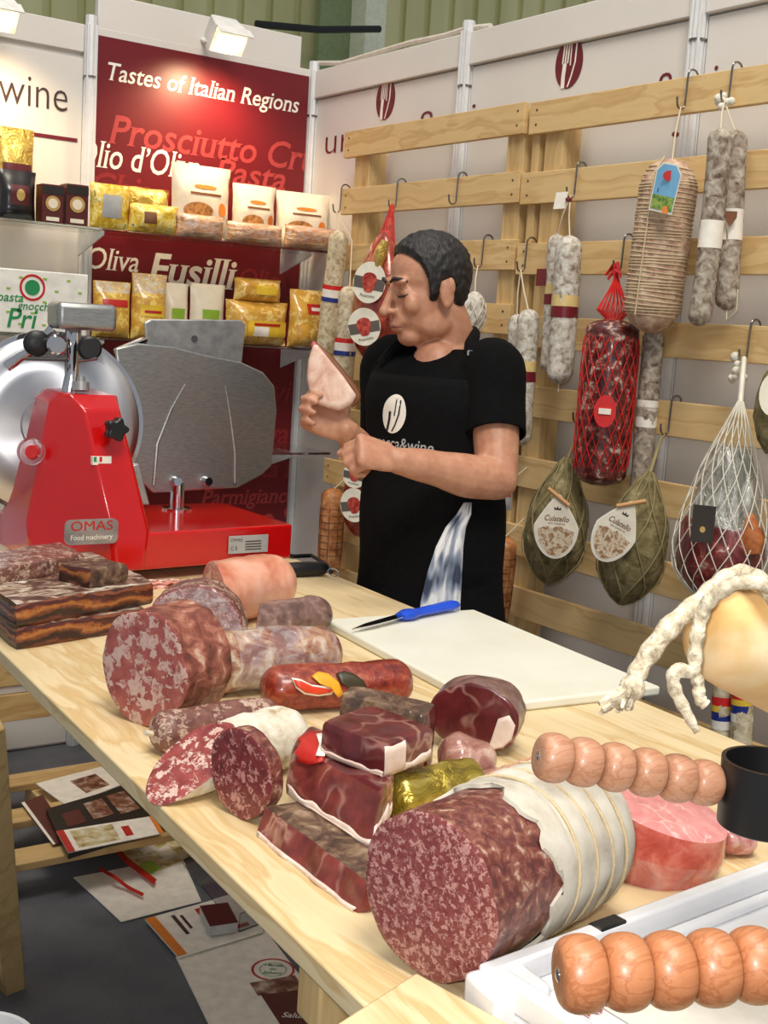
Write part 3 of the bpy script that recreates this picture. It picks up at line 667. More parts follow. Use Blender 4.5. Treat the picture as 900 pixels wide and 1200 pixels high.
# middle shelf
p = GP['pasta']
bag(107, 151, 330, 402, 3.95, SZ2, .08, K['pasta'], 'pasta_bag', 'golden pasta bag with red header beside the white carton', p, [('red_label', (-.7, .55, .7, .68), K['redlabel']), ('clear_top', (-.9, .8, .9, .99), K['bagclear'])], seed=12)
bag(152, 193, 321, 402, 3.96, SZ2, .08, K['pasta'], 'pasta_bag', 'pasta bag with gathered clear top and orange label', p, [('label', (-.7, .35, .7, .52), K['yellowlabel']), ('label_text', (-.5, .4, .5, .44), K['redlabel'], .003), ('clear_top', (-.95, .7, .95, .99), K['bagclear'])], seed=13, crink=.009)
bag(189, 218, 332, 402, 4.0, SZ2, .07, K['cream_bag'], 'pasta_bag', 'cream pasta bag with green label behind the slicer plate', p, [('green_label', (-.6, .38, .5, .56), K['greenlabel'])], seed=14)
bag(220, 261, 333, 402, 3.98, SZ2, .07, K['cream_bag'], 'pasta_bag', 'cream pasta bag with green label next to the stacked trays', p, [('green_label', (-.5, .4, .5, .56), K['greenlabel']), ('window', (-.6, .1, .6, .34), K['pasta'])], seed=15)
bag(262, 334, 353, 409, 3.92, SZ2, .10, K['pasta2'], 'pasta_tray', 'wide tray of filled pasta under a smaller tray', p, [('label', (-.5, .2, .9, .55), K['yellowlabel'], .003), ('white_sticker', (-.3, .2, .2, .42), K['white_print'], .005), ('label_text', (-.3, .44, .6, .5), K['redlabel'], .005)], seed=16, flat=True, crink=.008)
zt_ = AY(300, 354, 3.92).z
bag(273, 328, 327, 354, 3.92, zt_+.001, .09, K['pasta2'], 'pasta_tray', 'small tray of filled pasta lying on the wide tray', p, [('label', (-.3, .3, .6, .7), K['yellowlabel'], .003)], seed=17, flat=True, crink=.008)
bag(336, 379, 340, 412, 3.90, SZ2, .09, K['pasta2'], 'pasta_bag', 'amber pasta bag with red label at the shelf end', p, [('red_label', (-.3, .58, .7, .76), K['redlabel']), ('label_text', (-.1, .64, .5, .7), K['white_print'], .003)], seed=18, crink=.008)
# white carton with green lettering
cx, w_, h_ = slot(-12, 91, 318, 392, 3.93, SZ2); B = thing('white_carton', 'white carton with green lettering and red ring behind the slicer', 'box', (cx, 3.93, SZ2))
MB().box((cx, 3.93, SZ2+h_/2+.001), (w_, .16, h_)).build('carton', plain('white_card', C(238, 236, 226), .5, 0, .3), B, True, .004)
Yc = 3.849
c = AY(38, 337, Yc); c.y = Yc
rr = MB()
for i in range(28):
    a0, a1 = 2*pi*i/28, 2*pi*(i+1)/28
    rr.add([c+V((cos(a)*r, -.0008, sin(a)*r)) for a, r in ((a0, .034), (a1, .034), (a1, .041), (a0, .041))], [(0, 1, 2, 3)])
rr.build('red_ring', K['red_print'], B, False)
MB().poly(ellipse_pts(c, (1, 0, 0), (0, 0, 1), .024, .024), (0, -1, 0), .0008).build('green_seal', K['green_print'], B, False)
for (x, y, s_, tx) in ((8, 383, .085, 'Pri'), (20, 362, .035, 'gnocchi'), (-4, 352, .04, 'pasta')):
    q = MB(); a = AY(x, y, Yc); put_text(q, tx, (a.x, Yc, a.z), (1, 0, 0), (0, 0, 1), None, s_, .2, .01); q.build('lettering', K['green_print'], B, False)
q = MB()
for i in range(7):
    for j in range(5):
        if (i+j) % 2: q.box((cx-w_/2+.03+i*w_/7.5, Yc, SZ2+.03+j*h_/5.5), (.012, .001, .006))
q.build('printed_picture', K['greenlabel'], B, False)
# ============================================================ charcuterie hanging on the pallets
K['mould'] = mottled('white_mould_casing', [(.30, C(116, 92, 78)), (.42, C(170, 158, 140)), (.55, C(206, 200, 188)), (.7, C(226, 222, 212))], 55, 6, .85, 0, .6, .004, .4)
K['mould_d'] = mottled('grey_mould_casing', [(.30, C(78, 52, 46)), (.45, C(140, 124, 108)), (.6, C(182, 172, 156)), (.75, C(206, 198, 184))], 50, 6, .85, 0, .6, .004, .5)
K['mould_y'] = mottled('cream_mould_casing', [(.30, C(150, 124, 92)), (.5, C(206, 190, 156)), (.7, C(230, 220, 196))], 60, 5, .8, 0, .5, .004, .4)
K['bound'] = mottled('string_bound_casing', [(.3, C(150, 108, 88)), (.5, C(196, 162, 136)), (.7, C(222, 202, 176))], 45, 5, .75, 0, .4, .004)
K['twine'] = plain('tan_twine', C(206, 186, 150), .9, bump=.5, vs=250)
K['rednet'] = plain('red_elastic_net', C(214, 36, 36), .45)
K['redmesh'] = film('red_fine_mesh', C(220, 60, 50), .55, .5, 60)
K['darkmeat'] = mottled('dark_cured_meat', [(.3, C(52, 14, 16)), (.5, C(112, 32, 34)), (.62, C(150, 70, 60)), (.72, C(206, 186, 170))], 26, 5, .4, .5, .5, .006, .6)
K['speckpack'] = mottled('vacuum_packed_ham', [(.3, C(96, 24, 16)), (.5, C(168, 60, 38)), (.7, C(206, 110, 70))], 20, 4, .25, .8, .5, .008, .6)
K['culatello'] = mottled('mouldy_bladder', [(.28, C(56, 44, 24)), (.45, C(110, 98, 62)), (.6, C(140, 128, 88)), (.74, C(176, 164, 128))], 32, 6, .85, 0, .7, .006, .6)
K['orangecase'] = mottled('amber_netted_casing', [(.3, C(130, 66, 34)), (.5, C(186, 120, 70)), (.7, C(214, 160, 108))], 30, 4, .5, .2, .4, .004)
K['card'] = plain('cream_card', C(238, 230, 210), .5)
K['stone'] = mottled('engraved_town_print', [(.4, C(150, 110, 70)), (.55, C(226, 210, 186)), (.65, C(176, 140, 100))], 70, 4, .5, 0, 0)
K['burglabel'] = plain('burgundy_label', C(112, 20, 32), .4)
K['goldlabel'] = plain('pale_gold_label', C(222, 196, 130), .4)
K['blue'] = plain('blue_label', C(70, 130, 200), .4)
K['navy'] = plain('navy_label', C(30, 50, 130), .4)
K['sky'] = plain('sky_blue_label', C(120, 180, 220), .4)
K['field'] = mottled('field_print', [(.4, C(70, 120, 50)), (.6, C(160, 180, 90))], 90, 3, .5, 0, 0)
K['netwhite'] = plain('white_cotton_net', C(226, 220, 204), .8)
K['greynet'] = plain('straw_net', C(150, 136, 96), .9)
K['netmeat'] = mottled('dark_salami_under_net', [(.3, C(30, 10, 10)), (.46, C(84, 24, 24)), (.56, C(120, 60, 50)), (.66, C(200, 184, 170))], 42, 4, .4, .3, .6, .006, .4)
XH = 2.325
def hook(x, z, holds, X=PXF):
    """S hook over the board whose top is at height z; returns the lower bend"""
    y = AX(x, 300, X).y
    for _ in range(3): y = CAM.y + (y-CAM.y)
    H = thing('s_hook', 'steel wire S-hook over a pallet board %s' % holds, 'hook', (X, y, z), 'steel S-hooks on the pallets')
    P = lambda dx, dz: V((X+dx, y, z+dz))
    pts = [P(.024, -.03)]
    for i in range(9): a = pi*i/8; pts.append(P(.008+.017*cos(a), .002+.014*sin(a)))
    pts += [P(-.010, -.03), P(-.011, -.06)]
    for i in range(9): a = pi*i/8; pts.append(P(-.025+.014*cos(a), -.068-.014*sin(a)))
    pts.append(P(-.041, -.055))
    MB().tube(pts, .0026, 8).build('wire', K['steel'], H); return P(-.025, -.078)
def zat(i, left=False): return (zs_l if left else zs_r)[i]
def hook_px(x, y, i, holds, left=False, Y=None):
    z = zat(i, left); d = ray(x, y); Y = AX(x, y, PXF-.01).y if Y is None else Y
    H = thing('s_hook', 'steel wire S-hook over a pallet board %s' % holds, 'hook', (PXF, Y, z), 'steel S-hooks on the pallets')
    P = lambda dx, dz: V((PXF+dx, Y, z+dz)); pts = [P(.024, -.03)]
    for k in range(9): a = pi*k/8; pts.append(P(.008+.017*cos(pi-a) if False else .008+.017*cos(a), .002+.014*sin(a)))
    pts += [P(-.010, -.03), P(-.011, -.06)]
    for k in range(9): a = pi*k/8; pts.append(P(-.025+.014*cos(a), -.068-.014*sin(a)))
    pts.append(P(-.041, -.055)); MB().tube(pts, .0026, 8).build('wire', K['steel'], H); return P(-.025, -.081)
for x, y, i, lf, hd in ((537, 205, 1, 1, 'above the man, empty'),): hook_px(x, y, i, hd, lf)
def sal_prof(r, L, e=1.0, n=9, bl=.0, br=1.0):
    """sausage profile: rounded ends"""
    q = min(.45, e*r/L); P = []
    for i in range(n): a = pi/2*i/(n-1); P.append((q*(1-cos(a)), max(.003, r*sin(a))))
    for i in range(1, 8): P.append((q+(1-2*q)*i/8, r*(1+bl*sin(pi*i/8))))
    for i in range(n): a = pi/2*(1-i/(n-1)); P.append((1-q*(1-cos(a)), max(.003, r*br*sin(a)+r*(1-br)*0)))
    return P
def axis_px(p0, p1, X): return AX(*p0, X), AX(*p1, X)
def string(P, pts, r=.0022, name='string', mat='string'): return MB().tube(pts, r, 6).build(name, K[mat], P)
def salami(name, label, p0, p1, hw, X, mat, group, hang=None, bands=(), bend=0, seed=0, n=28, e=1.0, tail=None, rings=0, nz=.5, ex=(1, 1), cat='salami', via=()):
    a, b = axis_px(p0, p1, X); r = hw*DEP((a+b)/2)/F; L = (b-a).length
    P = thing(name, label, cat, tuple(b), group)
    prof = sal_prof(r, L, e)
    MB().lathe(a, b, prof, n, ex, (1, 0, 0), nz*.012, 34, seed=seed, bend=bend).build('casing', K[mat], P)
    d, sd, u = frame(b-a, (1, 0, 0))
    for (t0, t1, mt, nm) in bands:
        q = [(t0+(t1-t0)*i/4, r*1.035) for i in range(5)]
        MB().lathe(a, b, q, n, ex, (1, 0, 0), 0, bend=bend, caps=(False, False)).build(nm, K[mt], P)
    if hang is not None: string(P, [hang+V((0, 0, .004))]+([V(q) for q in via] if via else [hang.lerp(a, .5)+V((-.004, 0, 0))])+[a+d*.01])
    if tail: string(P, [b-d*.004, b+d*.02])
    return P, a, b, r
# --- left pair in clear sleeves with red and blue bands
LB = lambda t: ((t, t+.035, 'rednet', 'red_band'), (t+.035, t+.095, 'white_print', 'white_band'), (t+.095, t+.13, 'navy', 'blue_band'))
h = hook_px(405, 222, 1, 'holding the red and blue banded salamis', 1, yL0-.022)
gB = 'salamis with red and blue paper bands'
salami('banded_salami', 'pale salami with red and blue band beside the pasta bags', (398, 270), (380, 420), 11.5, 2.335, 'mould_y', gB, h, LB(.42), seed=1)
salami('banded_salami', 'pale salami with red and blue band hanging next to the red-netted ham', (410, 335), (398, 490), 12.5, 2.26, 'mould_y', gB, h, LB(.39), seed=2, via=(AX(412.5, 282, 2.315),))
# --- red netted vacuum packed hams
def oval_label(P, c, ux, uy, nrm, rx, ry, kind=0):
    """oval card label with a dark band and a red meat picture"""
    MB().poly(ellipse_pts(c, ux, uy, rx, ry, 32), nrm, .002).build('oval_label', K['card'], P, False)
    n = V(nrm).normalized()
    bd = [c+V(ux)*(x*rx)+V(uy)*(y*ry)+n*.0021 for x, y in ((-.93, -.3), (.93, -.36), (.97, .2), (-.97, .26))]
    MB().poly(bd, nrm, .0006).build('grey_band', K['greyband'], P, False)
    pts = [c+n*.0028+V(ux)*(rx*.42*cos(a)*(1+.15*sin(3*a)))+V(uy)*(ry*.55*sin(a)*(1+.12*cos(2*a))) for a in [2*pi*i/18 for i in range(18)]]
    MB().poly(pts, nrm, .0006).build('ham_picture', K['hampic'], P, False)
    g = MB(); put_text(g, 'Prosciutto', c-V(uy)*(ry*.72)+n*.002, ux, uy, rx*.9, ry*.22, 0, .01, True); g.build('lettering', K['grey_print'], P, False)
K['greyband'] = plain('grey_print_band', C(96, 88, 80), .5); K['hampic'] = mottled('red_ham_print', [(.4, C(150, 30, 26)), (.65, C(210, 90, 70))], 60, 3, .5, 0, 0)
ih = V((0, -1, 0)); tn = V((-.8, -.6, 0)).normalized(); tu = V((.6, -.8, 0)).normalized()
def ham_pack(label, top, bot, hw, X, lbls, hang, group):
    a, b = axis_px(top, bot, X); k = DEP(a)/F; r = hw*k
    P = thing('ham_pack', label, 'ham', tuple(b), group)
    prof = [(0, .004), (.03, r*.25), (.1, r*.45), (.22, r*.68), (.4, r*.9), (.6, r*1.0), (.74, r*.98), (.87, r*.8), (.96, r*.5), (1, .02)]
    MB().lathe(a, b, prof, 32, (.55, 1) if False else (1, .6), (1, 0, 0), .006, 16, seed=3).build('ham', K['speckpack'], P)
    for (x, y, rx, ry, up_) in lbls:
        c = AX(x, y, X-r*.62-.004); c = AX(x, y, X-r*.55); kk_ = DEP(c)/F
        c = c + (CAM-c).normalized()*.02
        u2 = (V((0, 0, 1))+tu*up_).normalized(); oval_label(P, c, (tu-u2*tu.dot(u2)).normalized(), u2, tn, rx*kk_, ry*kk_)
    return P, a, b, r
h = hook_px(466, 211, 1, 'holding the red-netted ham', 1)
gH = 'vacuum packed hams with oval labels'
P, a, b, r = ham_pack('vacuum packed ham with oval labels in a red net sleeve', (450, 272), (436, 424), 40, 2.24, ((433, 331, 20, 24, .1), (427, 383, 20, 22, -.25)), h, gH)
m = MB(); nk = V((h.x, h.y, h.z+.0)); 
m.lathe(h+V((0, 0, .01)), a.lerp(b, .22), [(0, .008), (.1, .014), (.25, .012), (.5, .026), (.8, .05), (1, .066)], 20, (1, .7), (1, 0, 0), .004, 30, caps=(True, False)); m.build('red_sleeve', K['redmesh'], P)
m = MB()
for i in range(14):
    an = 2*pi*i/14; pts = []
    for t_ in range(9):
        tt = t_/8; c = (h+V((0, 0, .01))).lerp(a.lerp(b, .3), tt); R_ = .006+.062*tt**1.2; an2 = an+tt*.5; pts.append(c+V((0, cos(an2), 0))*R_+V((sin(an2)*.65, 0, 0))*R_)
    m.tube(pts, .0016, 4)
m.build('net', K['rednet'], P)
MB().tube([AX(452, 282, 2.2), AX(446, 296, 2.19), AX(443, 312, 2.19)], [.012, .02, .012], 8).build('gold_seal', K['goldfoil'], P)
MB().tube([AX(434, 416, 2.24), AX(441, 425, 2.24), AX(442, 445, 2.24), AX(438, 470, 2.24), AX(431, 498, 2.25)], [.02, .012, .010, .014, .022], 10).build('net_tail', K['rednet'], P)
P, a, b, r = ham_pack('vacuum packed ham with oval labels low beside the apron', (428, 520), (420, 628), 30, 2.25, ((416, 557, 15, 15, .1), (415, 592, 17, 20, -.2)), None, gH)
hi = max(k for k in range(len(zs_l)) if zs_l[k]-.09 > a.z); h = hook_px(430, 500, hi, 'holding the low vacuum packed ham', 1, a.y); string(P, [h, a+V((0, 0, -.006))])
# --- small amber netted sausages
for k_, (p0, p1, hw, lb) in enumerate((((391, 572), (385, 672), 14, 'amber sausage in square string net near the slicer'), ((592, 628), (580, 732), 15, 'amber sausage in square string net beside the apron'))):
    P, a, b, r = salami('netted_sausage', lb, p0, p1, hw, 2.31, 'orangecase', 'amber sausages in string nets', seed=5+k_, e=.8, cat='sausage')
    m = MB(); d, sd, u = frame(b-a, (1, 0, 0)); L = (b-a).length
    for i in range(1, 13):
        t_ = i/13; c = a.lerp(b, t_); rr_ = r*1.03*min(1, sqrt(max(.05, 1-(abs(2*t_-1))**6)))
        m.tube([c+(sd*cos(2*pi*j/16)+u*sin(2*pi*j/16))*rr_ for j in range(17)], .0014, 4, False)
    for j in range(8):
        an = 2*pi*j/8; m.tube([a.lerp(b, t_/8)+(sd*cos(an)+u*sin(an))*r*1.03*min(1, sqrt(max(.05, 1-(abs(2*t_/8-1))**6))) for t_ in range(9)], .0014, 4, False)
    m.build('net', K['brown_print'], P)
    hz = V((PXF, a.y, a.z+.05)); string(P, [hz, a+d*.004])
# --- small white netted salami behind the head
h = hook_px(567, 278, 2, 'holding the small white-netted salami', 1)
P, a, b, r = salami('small_salami', 'small round salami in a white net behind the man', (557, 342), (551, 394), 15, 2.31, 'mould', 'round netted salamis', h, e=1.5, seed=8)
m = MB(); d, sd, u = frame(b-a, (1, 0, 0))
for s_ in (1, -1):
    for j in range(10):
        m.tube([a.lerp(b, q/12)+(sd*cos(2*pi*j/10+s_*q*.14)+u*sin(2*pi*j/10+s_*q*.14))*(r*1.05*sqrt(max(.02, 1-(2*q/12-1)**2))) for q in range(13)], .0014, 4, False)
m.build('net', K['netwhite'], P)
# --- banded pairs
GB = lambda t: ((t, t+.075, 'goldlabel', 'gold_band'), (t+.075, t+.15, 'burglabel', 'burgundy_band'))
h = hook_px(630, 286, 2, 'holding the salami pair beside the sleeve', Y=yR0-.0495)
g = 'salamis with gold and burgundy bands'
P, a, b, r = salami('long_salami', 'long white salami with gold and burgundy band beside the black sleeve', (620, 362), (610, 522), 12.5, 2.31, 'mould', g, h, GB(.38), seed=10)
tg = AX(634, 325, 2.32); MB().box(tg, (.003, .036, .046)).build('burgundy_tag', K['burglabel'], P, False)
salami('long_salami', 'short white salami with gold band half hidden behind its pair mate', (606, 368), (603, 470), 10, 2.345, 'mould', g, h, GB(.5), seed=11)
h = hook_px(676, 196, 1, 'with a white paper tag')
P, a, b, r = salami('long_salami', 'thick white salami with gold and burgundy band under a white paper tag', (668, 276), (655, 450), 15.5, 2.31, 'mould', g, h, GB(.40), seed=12, tail=1)
tg = AX(657, 235, 2.31); MB().box(tg, (.002, .045, .045), Matrix.Rotation(.15, 3, 'Y')).build('paper_tag', K['white_print'], P, False)
MB().lathe(AX(667, 231, 2.31), AX(666, 237, 2.31), [(0, .004), (.3, .009), (.7, .009), (1, .004)], 12).build('lead_seal', K['burglabel'], P)
salami('long_salami', 'slimmer white salami with gold and burgundy band sharing the tagged hook', (653, 274), (643, 436), 10.5, 2.348, 'mould', g, h, GB(.36), seed=13)
# --- red netted salami
h = hook_px(731, 283, 2, 'holding the red-netted salami')
P, a, b, r = salami('red_netted_salami', 'dark salami tied in a bright red elastic net', (719, 374), (701, 568), 31, 2.29, 'netmeat', None, None, seed=14, e=.45, n=36)
d, sd, u = frame(b-a, (1, 0, 0)); m = MB(); top_ = h-V((0, 0, .012))
def rr_(t_): return r*1.065*min(1, (max(.08, 1-abs(2*t_-1)**9))**.5)
for s_ in (1, -1):
    for j in range(19):
        pts = []
        for q in range(5): tt = q/5; pts.append(top_.lerp(a, tt)+(sd*cos(2*pi*j/19+s_*tt*.3)+u*sin(2*pi*j/19+s_*tt*.3))*(.004+(r*.8)*tt**1.3))
        for q in range(21): t_ = q/20; an = 2*pi*j/19+s_*(.3+t_*2.2); pts.append(a.lerp(b, t_)+(sd*cos(an)+u*sin(an))*rr_(t_))
        m.tube(pts, .0012, 4, False)
m.build('net', K['rednet'], P)
m = MB()
for j in range(7): an = j*.9; m.tube([top_, top_+V((-.01+.008*cos(an), .018*cos(an), .02+.012*sin(an*2))), top_+V((-.012, .03*cos(an), .014*sin(an)))], [.005, .006, .003], 6)
m.build('knots', K['rednet'], P)
c = AX(709, 482, 2.29-r-.012); MB().poly(ellipse_pts(c, tu, (0, 0, 1), 13*DEP(c)/F, 19*DEP(c)/F, 24), tn, .002).build('red_label', K['rednet'], P, False)
MB().box(c+tn*.003, (.004, .03, .014), Matrix.Rotation(radians(37), 3, 'Z')).build('white_label', K['white_print'], P, False)
# --- string-bound mortadella-like roll with the blue label
h = hook_px(806, 92, 0, 'holding the string-bound roll')
P, a, b, r = salami('bound_roll', 'large cured roll bound with rows of twine and a sky-blue label', (788, 186), (760, 390), 33, 2.30, 'bound', None, h, seed=15, e=1.1, n=40, cat='cured roll')
d, sd, u = frame(b-a, (1, 0, 0)); L = (b-a).length; q = 1.1*r/L
for i in range(38):
    t_ = .06+.84*i/37; rr2 = r*(sin(math.acos(max(-1, min(1, 1-t_/q)))) if t_ < q else 1)*1.015
    if t_ > 1-q: rr2 = r*sin(math.acos(max(-1, min(1, 1-(1-t_)/q))))*1.015
    c = a.lerp(b, t_); MB().tube([c+(sd*cos(2*pi*j/28)+u*sin(2*pi*j/28))*rr2+d*(.003*sin(2*pi*j/28+i)) for j in range(29)], .0016, 5, False).build('twine_ring', K['twine'], P)
for an in (1.4, 3.2, 4.9): MB().tube([a.lerp(b, t_/10)+(sd*cos(an)+u*sin(an))*r*1.03*(.5 if t_ in (0,) else 1) for t_ in range(0, 10)], .0022, 5).build('lengthwise_twine', K['twine'], P)
lab = [AX(x, y, 2.30-r-.012) for x, y in ((760, 246), (787, 252), (799, 205), (794, 193), (778, 190), (770, 198))]
nl = tn
MB().poly(lab, nl, .002).build('label', K['white_print'], P, False)
lc = sum(lab, V((0, 0, 0)))/6
inn = [lc+(p_-lc)*.92+nl*.0022 for p_ in lab]
MB().poly(inn, nl, .0006).build('label_print', K['sky'], P, False)
fld = [inn[0].lerp(inn[5], f_) for f_ in (0, .38)]+[inn[1].lerp(inn[2], f_) for f_ in (.38, 0)]
MB().poly([v_+nl*.0008 for v_ in fld], nl, .0005).build('field_picture', K['field'], P, False)
MB().poly(ellipse_pts(AX(784, 206, 2.30-r-.0165), tu, (0, 0, 1), .014, .012, 16), nl, .0006).build('label_crest', K['redlabel'], P, False)
MB().poly(ellipse_pts(AX(780, 246, 2.30-r-.0165), tu, (0, 0, 1), .009, .009, 16), nl, .0006).build('label_seal', K['orange_print'], P, False)
g_ = MB(); put_text(g_, 'Mortadella', AX(770, 225, 2.30-r-.0155), tu, (0, 0, 1), .045, .014, .2, .01); g_.build('lettering', K['navy'], P, False)
MB().lathe(AX(792, 154, 2.33), AX(791, 161, 2.33), [(0, .003), (.3, .009), (.7, .009), (1, .003)], 12).build('lead_seal', K['burglabel'], P)
# --- thin salami behind it
salami('thin_salami', 'thin grey salami with a white band under the twine-bound roll', (767, 385), (749, 582), 13.5, 2.355, 'mould_d', None, None, ((.42, .58, 'white_print', 'white_band'), (.46, .52, 'stone', 'band_crest')), seed=16, ex=(1, .8))
# --- two long salamis on one hook
h = hook_px(858, 80, 0, 'with a white knot holding two long salamis')
g = 'long grey salamis on one hook'
P, a, b, r = salami('long_grey_salami', 'long grey salami with white band, the bent one on the knotted hook', (845, 150), (818, 382), 13.5, 2.272, 'mould_d', g, h, ((.46, .60, 'white_print', 'white_band'),), bend=.008, seed=17)
P, a, b, r = salami('long_grey_salami', 'long grey salami with crest on its white band beside the bent one', (863, 152), (851, 364), 13.5, 2.345, 'mould_d', g, h, ((.44, .61, 'white_print', 'white_band'),), seed=18)
c = AX(856, 256, 2.345-r-.008); pts = [c+tu*(x*.014)+V((0, 0, z*.018)) for x, z in ((-1, .9), (1, .9), (1, .1), (0, -1.1), (-1, .1))]
MB().poly(pts, tn, .0015).build('crest', K['brown_print'], P, False)
string(P, [b+V((0, .0, .02)), b+V((-.01, -.012, -.022)), b+V((0, -.03, .0)), b+V((0, -.028, .05))], .0022, 'tail_loop')
m = MB(); c = h; 
for k_ in range(8): m.ball(c+V((random.uniform(-.012, .004), random.uniform(-.022, .022), random.uniform(-.012, .02))), random.uniform(.006, .011), 8, 6)
m.build('knots', K['netwhite'], P)
# --- culatello hams with teardrop labels
def culatello(label, top, bot, hw, X, lab, lrot, tilt, hk, hpts, seed, off=.03):
    a, b = axis_px(top, bot, X); k = DEP(a)/F; r = hw*k; P = thing('culatello', label, 'ham', tuple(b), 'pear-shaped hams with teardrop labels')
    prof = [(0, .008), (.04, r*.22), (.1, r*.34), (.2, r*.56), (.34, r*.82), (.5, r*.97), (.64, r), (.78, r*.9), (.9, r*.62), (.97, r*.3), (1, .006)]
    # resample smoothly
    MB().lathe(a, b, prof, 40, (1, .85), (1, 0, 0), .010, 20, seed=seed).build('ham', K['culatello'], P)
    d, sd, u = frame(b-a, (1, 0, 0)); m = MB()
    def R_(t_):
        for (t0, r0), (t1, r1) in zip(prof, prof[1:]):
            if t0 <= t_ <= t1: return r0+(r1-r0)*(t_-t0)/(t1-t0)
        return .006
    for s_ in (1, -1):
        for j in range(7):
            m.tube([a.lerp(b, q/18)+(sd*cos(2*pi*j/7+s_*q*.11)+u*(.85*sin(2*pi*j/7+s_*q*.11)))*(R_(q/18)*1.05+.001) for q in range(19)], .0017, 4, False)
    m.build('net', K['greynet'], P)
    string(P, [hk]+[AX(x, y, 2.345) for x, y in hpts]+[a+d*.01], .004, 'rope', 'greynet')
    # teardrop card hanging from a wooden peg
    c = AX(lab[0], lab[1], X-r*.62); c = c+(CAM-c).normalized()*off; kk_ = DEP(c)/F; A = lab[2]*kk_; B_ = lab[3]*kk_
    uy = (V((0, 0, 1))*cos(lrot)+tu*sin(lrot)).normalized(); ux = uy.cross(tn).normalized()
    if ux.dot(tu) < 0: ux = -ux
    def drop(s_): return [c+ux*(A*s_*sin(q)*(.58+.42*(-cos(q)*-1 if False else 1) if False else A*0+1)*(sin(q/2)**.9))+uy*(B_*s_*cos(q)) for q in [2*pi*i/36 for i in range(36)]]
    def drop2(s_):
        out = []
        for i in range(36):
            q = 2*pi*i/36; yy = cos(q); ww = sin(q)*(1.0 if yy < 0 else (1-.62*yy)); out.append(c+ux*(A*s_*ww)+uy*(B_*s_*yy))
        return out
    nt = ux.cross(uy)
    if nt.dot(CAM-c) < 0: nt = -nt
    MB().poly(drop2(1.06), nt, .0012).build('label_rim', K['white_print'], P, False)
    MB().poly([v_+nt*.0013 for v_ in drop2(1.0)], nt, .0008).build('teardrop_label', K['card'], P, False)
    low = [c+nt*.0022+ux*(A*.9*x)+uy*(B_*y) for x, y in ((-.96, -.12), (-.5, .0), (-.2, -.06), (.1, .04), (.5, -.04), (.96, -.1), (.88, -.5), (.62, -.75), (.3, -.93), (0, -.97), (-.3, -.93), (-.62, -.75), (-.88, -.5))]
    MB().poly(low, nt, .0005).build('town_picture', K['stone'], P, False)
    g_ = MB(); put_text(g_, 'Culatello', c+uy*(B_*.18)+nt*.0022, ux, uy, A*1.15, B_*.26, .3, .01, True); put_text(g_, 'con cotenna', c+uy*(B_*.07)+nt*.0022, ux, uy, A*.8, B_*.12, 0, 0, True); g_.build('lettering', K['brown_print'], P, False)
    MB().poly([c+uy*(B_*.55)+nt*.0022+ux*(A*.16*x)+uy*(B_*.1*y) for x, y in ((-1, 0), (-1, 1), (-.4, .4), (0, 1.2), (.4, .4), (1, 1), (1, 0))], nt, .0005).build('crown_mark', K['grey_print'], P, False)
    tp_ = c+uy*(B_*.98)+nt*.004; pg = (ux*cos(tilt)+uy*sin(tilt)); MB().tube([tp_-pg*.035, tp_+pg*.035], .0055, 10).build('wooden_peg', K['pegwood'], P)
K['pegwood'] = plain('peg_wood', C(200, 150, 100), .6)
h = hook_px(683, 463, 4, 'holding the darker labelled ham')
culatello('darker pear-shaped ham with upright teardrop label nearer the apron', (665, 536), (641, 684), 40, 2.27, (652, 617, 25, 36), .0, -.6, h, ((676, 510),), 21)
h = hook_px(787, 470, 4, 'holding the greener labelled ham')
culatello('greener pear-shaped ham with slanted teardrop label beside the white net', (762, 553), (727, 708), 42, 2.25, (722, 622, 24, 38), .42, .7, h, ((774, 515),), 22, .06)
# --- ham in the white net
h = hook_px(880, 378, 3, 'holding the white-netted ham')
a, b = axis_px((868, 470), (834, 706), 2.22); r = 58*DEP(a)/F
P = thing('white_netted_ham', 'ham in clear film and wide white string net', 'ham', tuple(b), None)
prof = [(0, .004), (.1, r*.2), (.22, r*.42), (.34, r*.62), (.46, r*.76), (.6, r*.92), (.74, r*1.0), (.86, r*.9), (.95, r*.55), (1, .01)]
b2 = b; a2 = a
lower = [(t_, q*.96) for t_, q in prof if t_ >= .6]
MB().lathe(a, b, [(.56, .01), (.57, r*.7)]+lower, 40, (1, .8), (1, 0, 0), .012, 16, seed=31).build('dark_ham', K['darkmeat'], P)
c = AX(884, 622, 2.20); MB().lathe(AX(872, 596, 2.21), AX(878, 650, 2.21), [(0, .01), (.3, .03), (.7, .042), (1, .03)], 20, (1, .7), (1, 0, 0), .008, 20).build('orange_fat', mottled('orange_fat', [(.3, C(140, 66, 26)), (.7, C(196, 118, 56))], 40, 5, .6, 0, .6), P)
K['silverfilm'] = mottled('silver_film', [(.3, C(120, 118, 108)), (.5, C(180, 178, 168)), (.7, C(240, 240, 236))], 16, 4, .22, .5, .9, .02, 1.5, (1.5, 1.5, .5), .35)
MB().lathe(a, b, [(t_, q*.9) for t_, q in prof if .2 < t_ < .64], 36, (1, .8), (1, 0, 0), .016, 18, seed=33).build('silver_film', K['silverfilm'], P)
m = MB(); d, sd, u = frame(b-a, (1, 0, 0))
def RP(t_, prof=prof):
    for (t0, r0), (t1, r1) in zip(prof, prof[1:]):
        if t0 <= t_ <= t1: return r0+(r1-r0)*(t_-t0)/(t1-t0)
    return .01
for s_ in (1, -1):
    for j in range(16):
        m.tube([a.lerp(b, q/26)+(sd*cos(2*pi*j/16+s_*q*.085)+u*(.8*sin(2*pi*j/16+s_*q*.085)))*(RP(q/26)*1.05+.002) for q in range(27)], .0013, 4, False)
m.build('net', K['netwhite'], P)
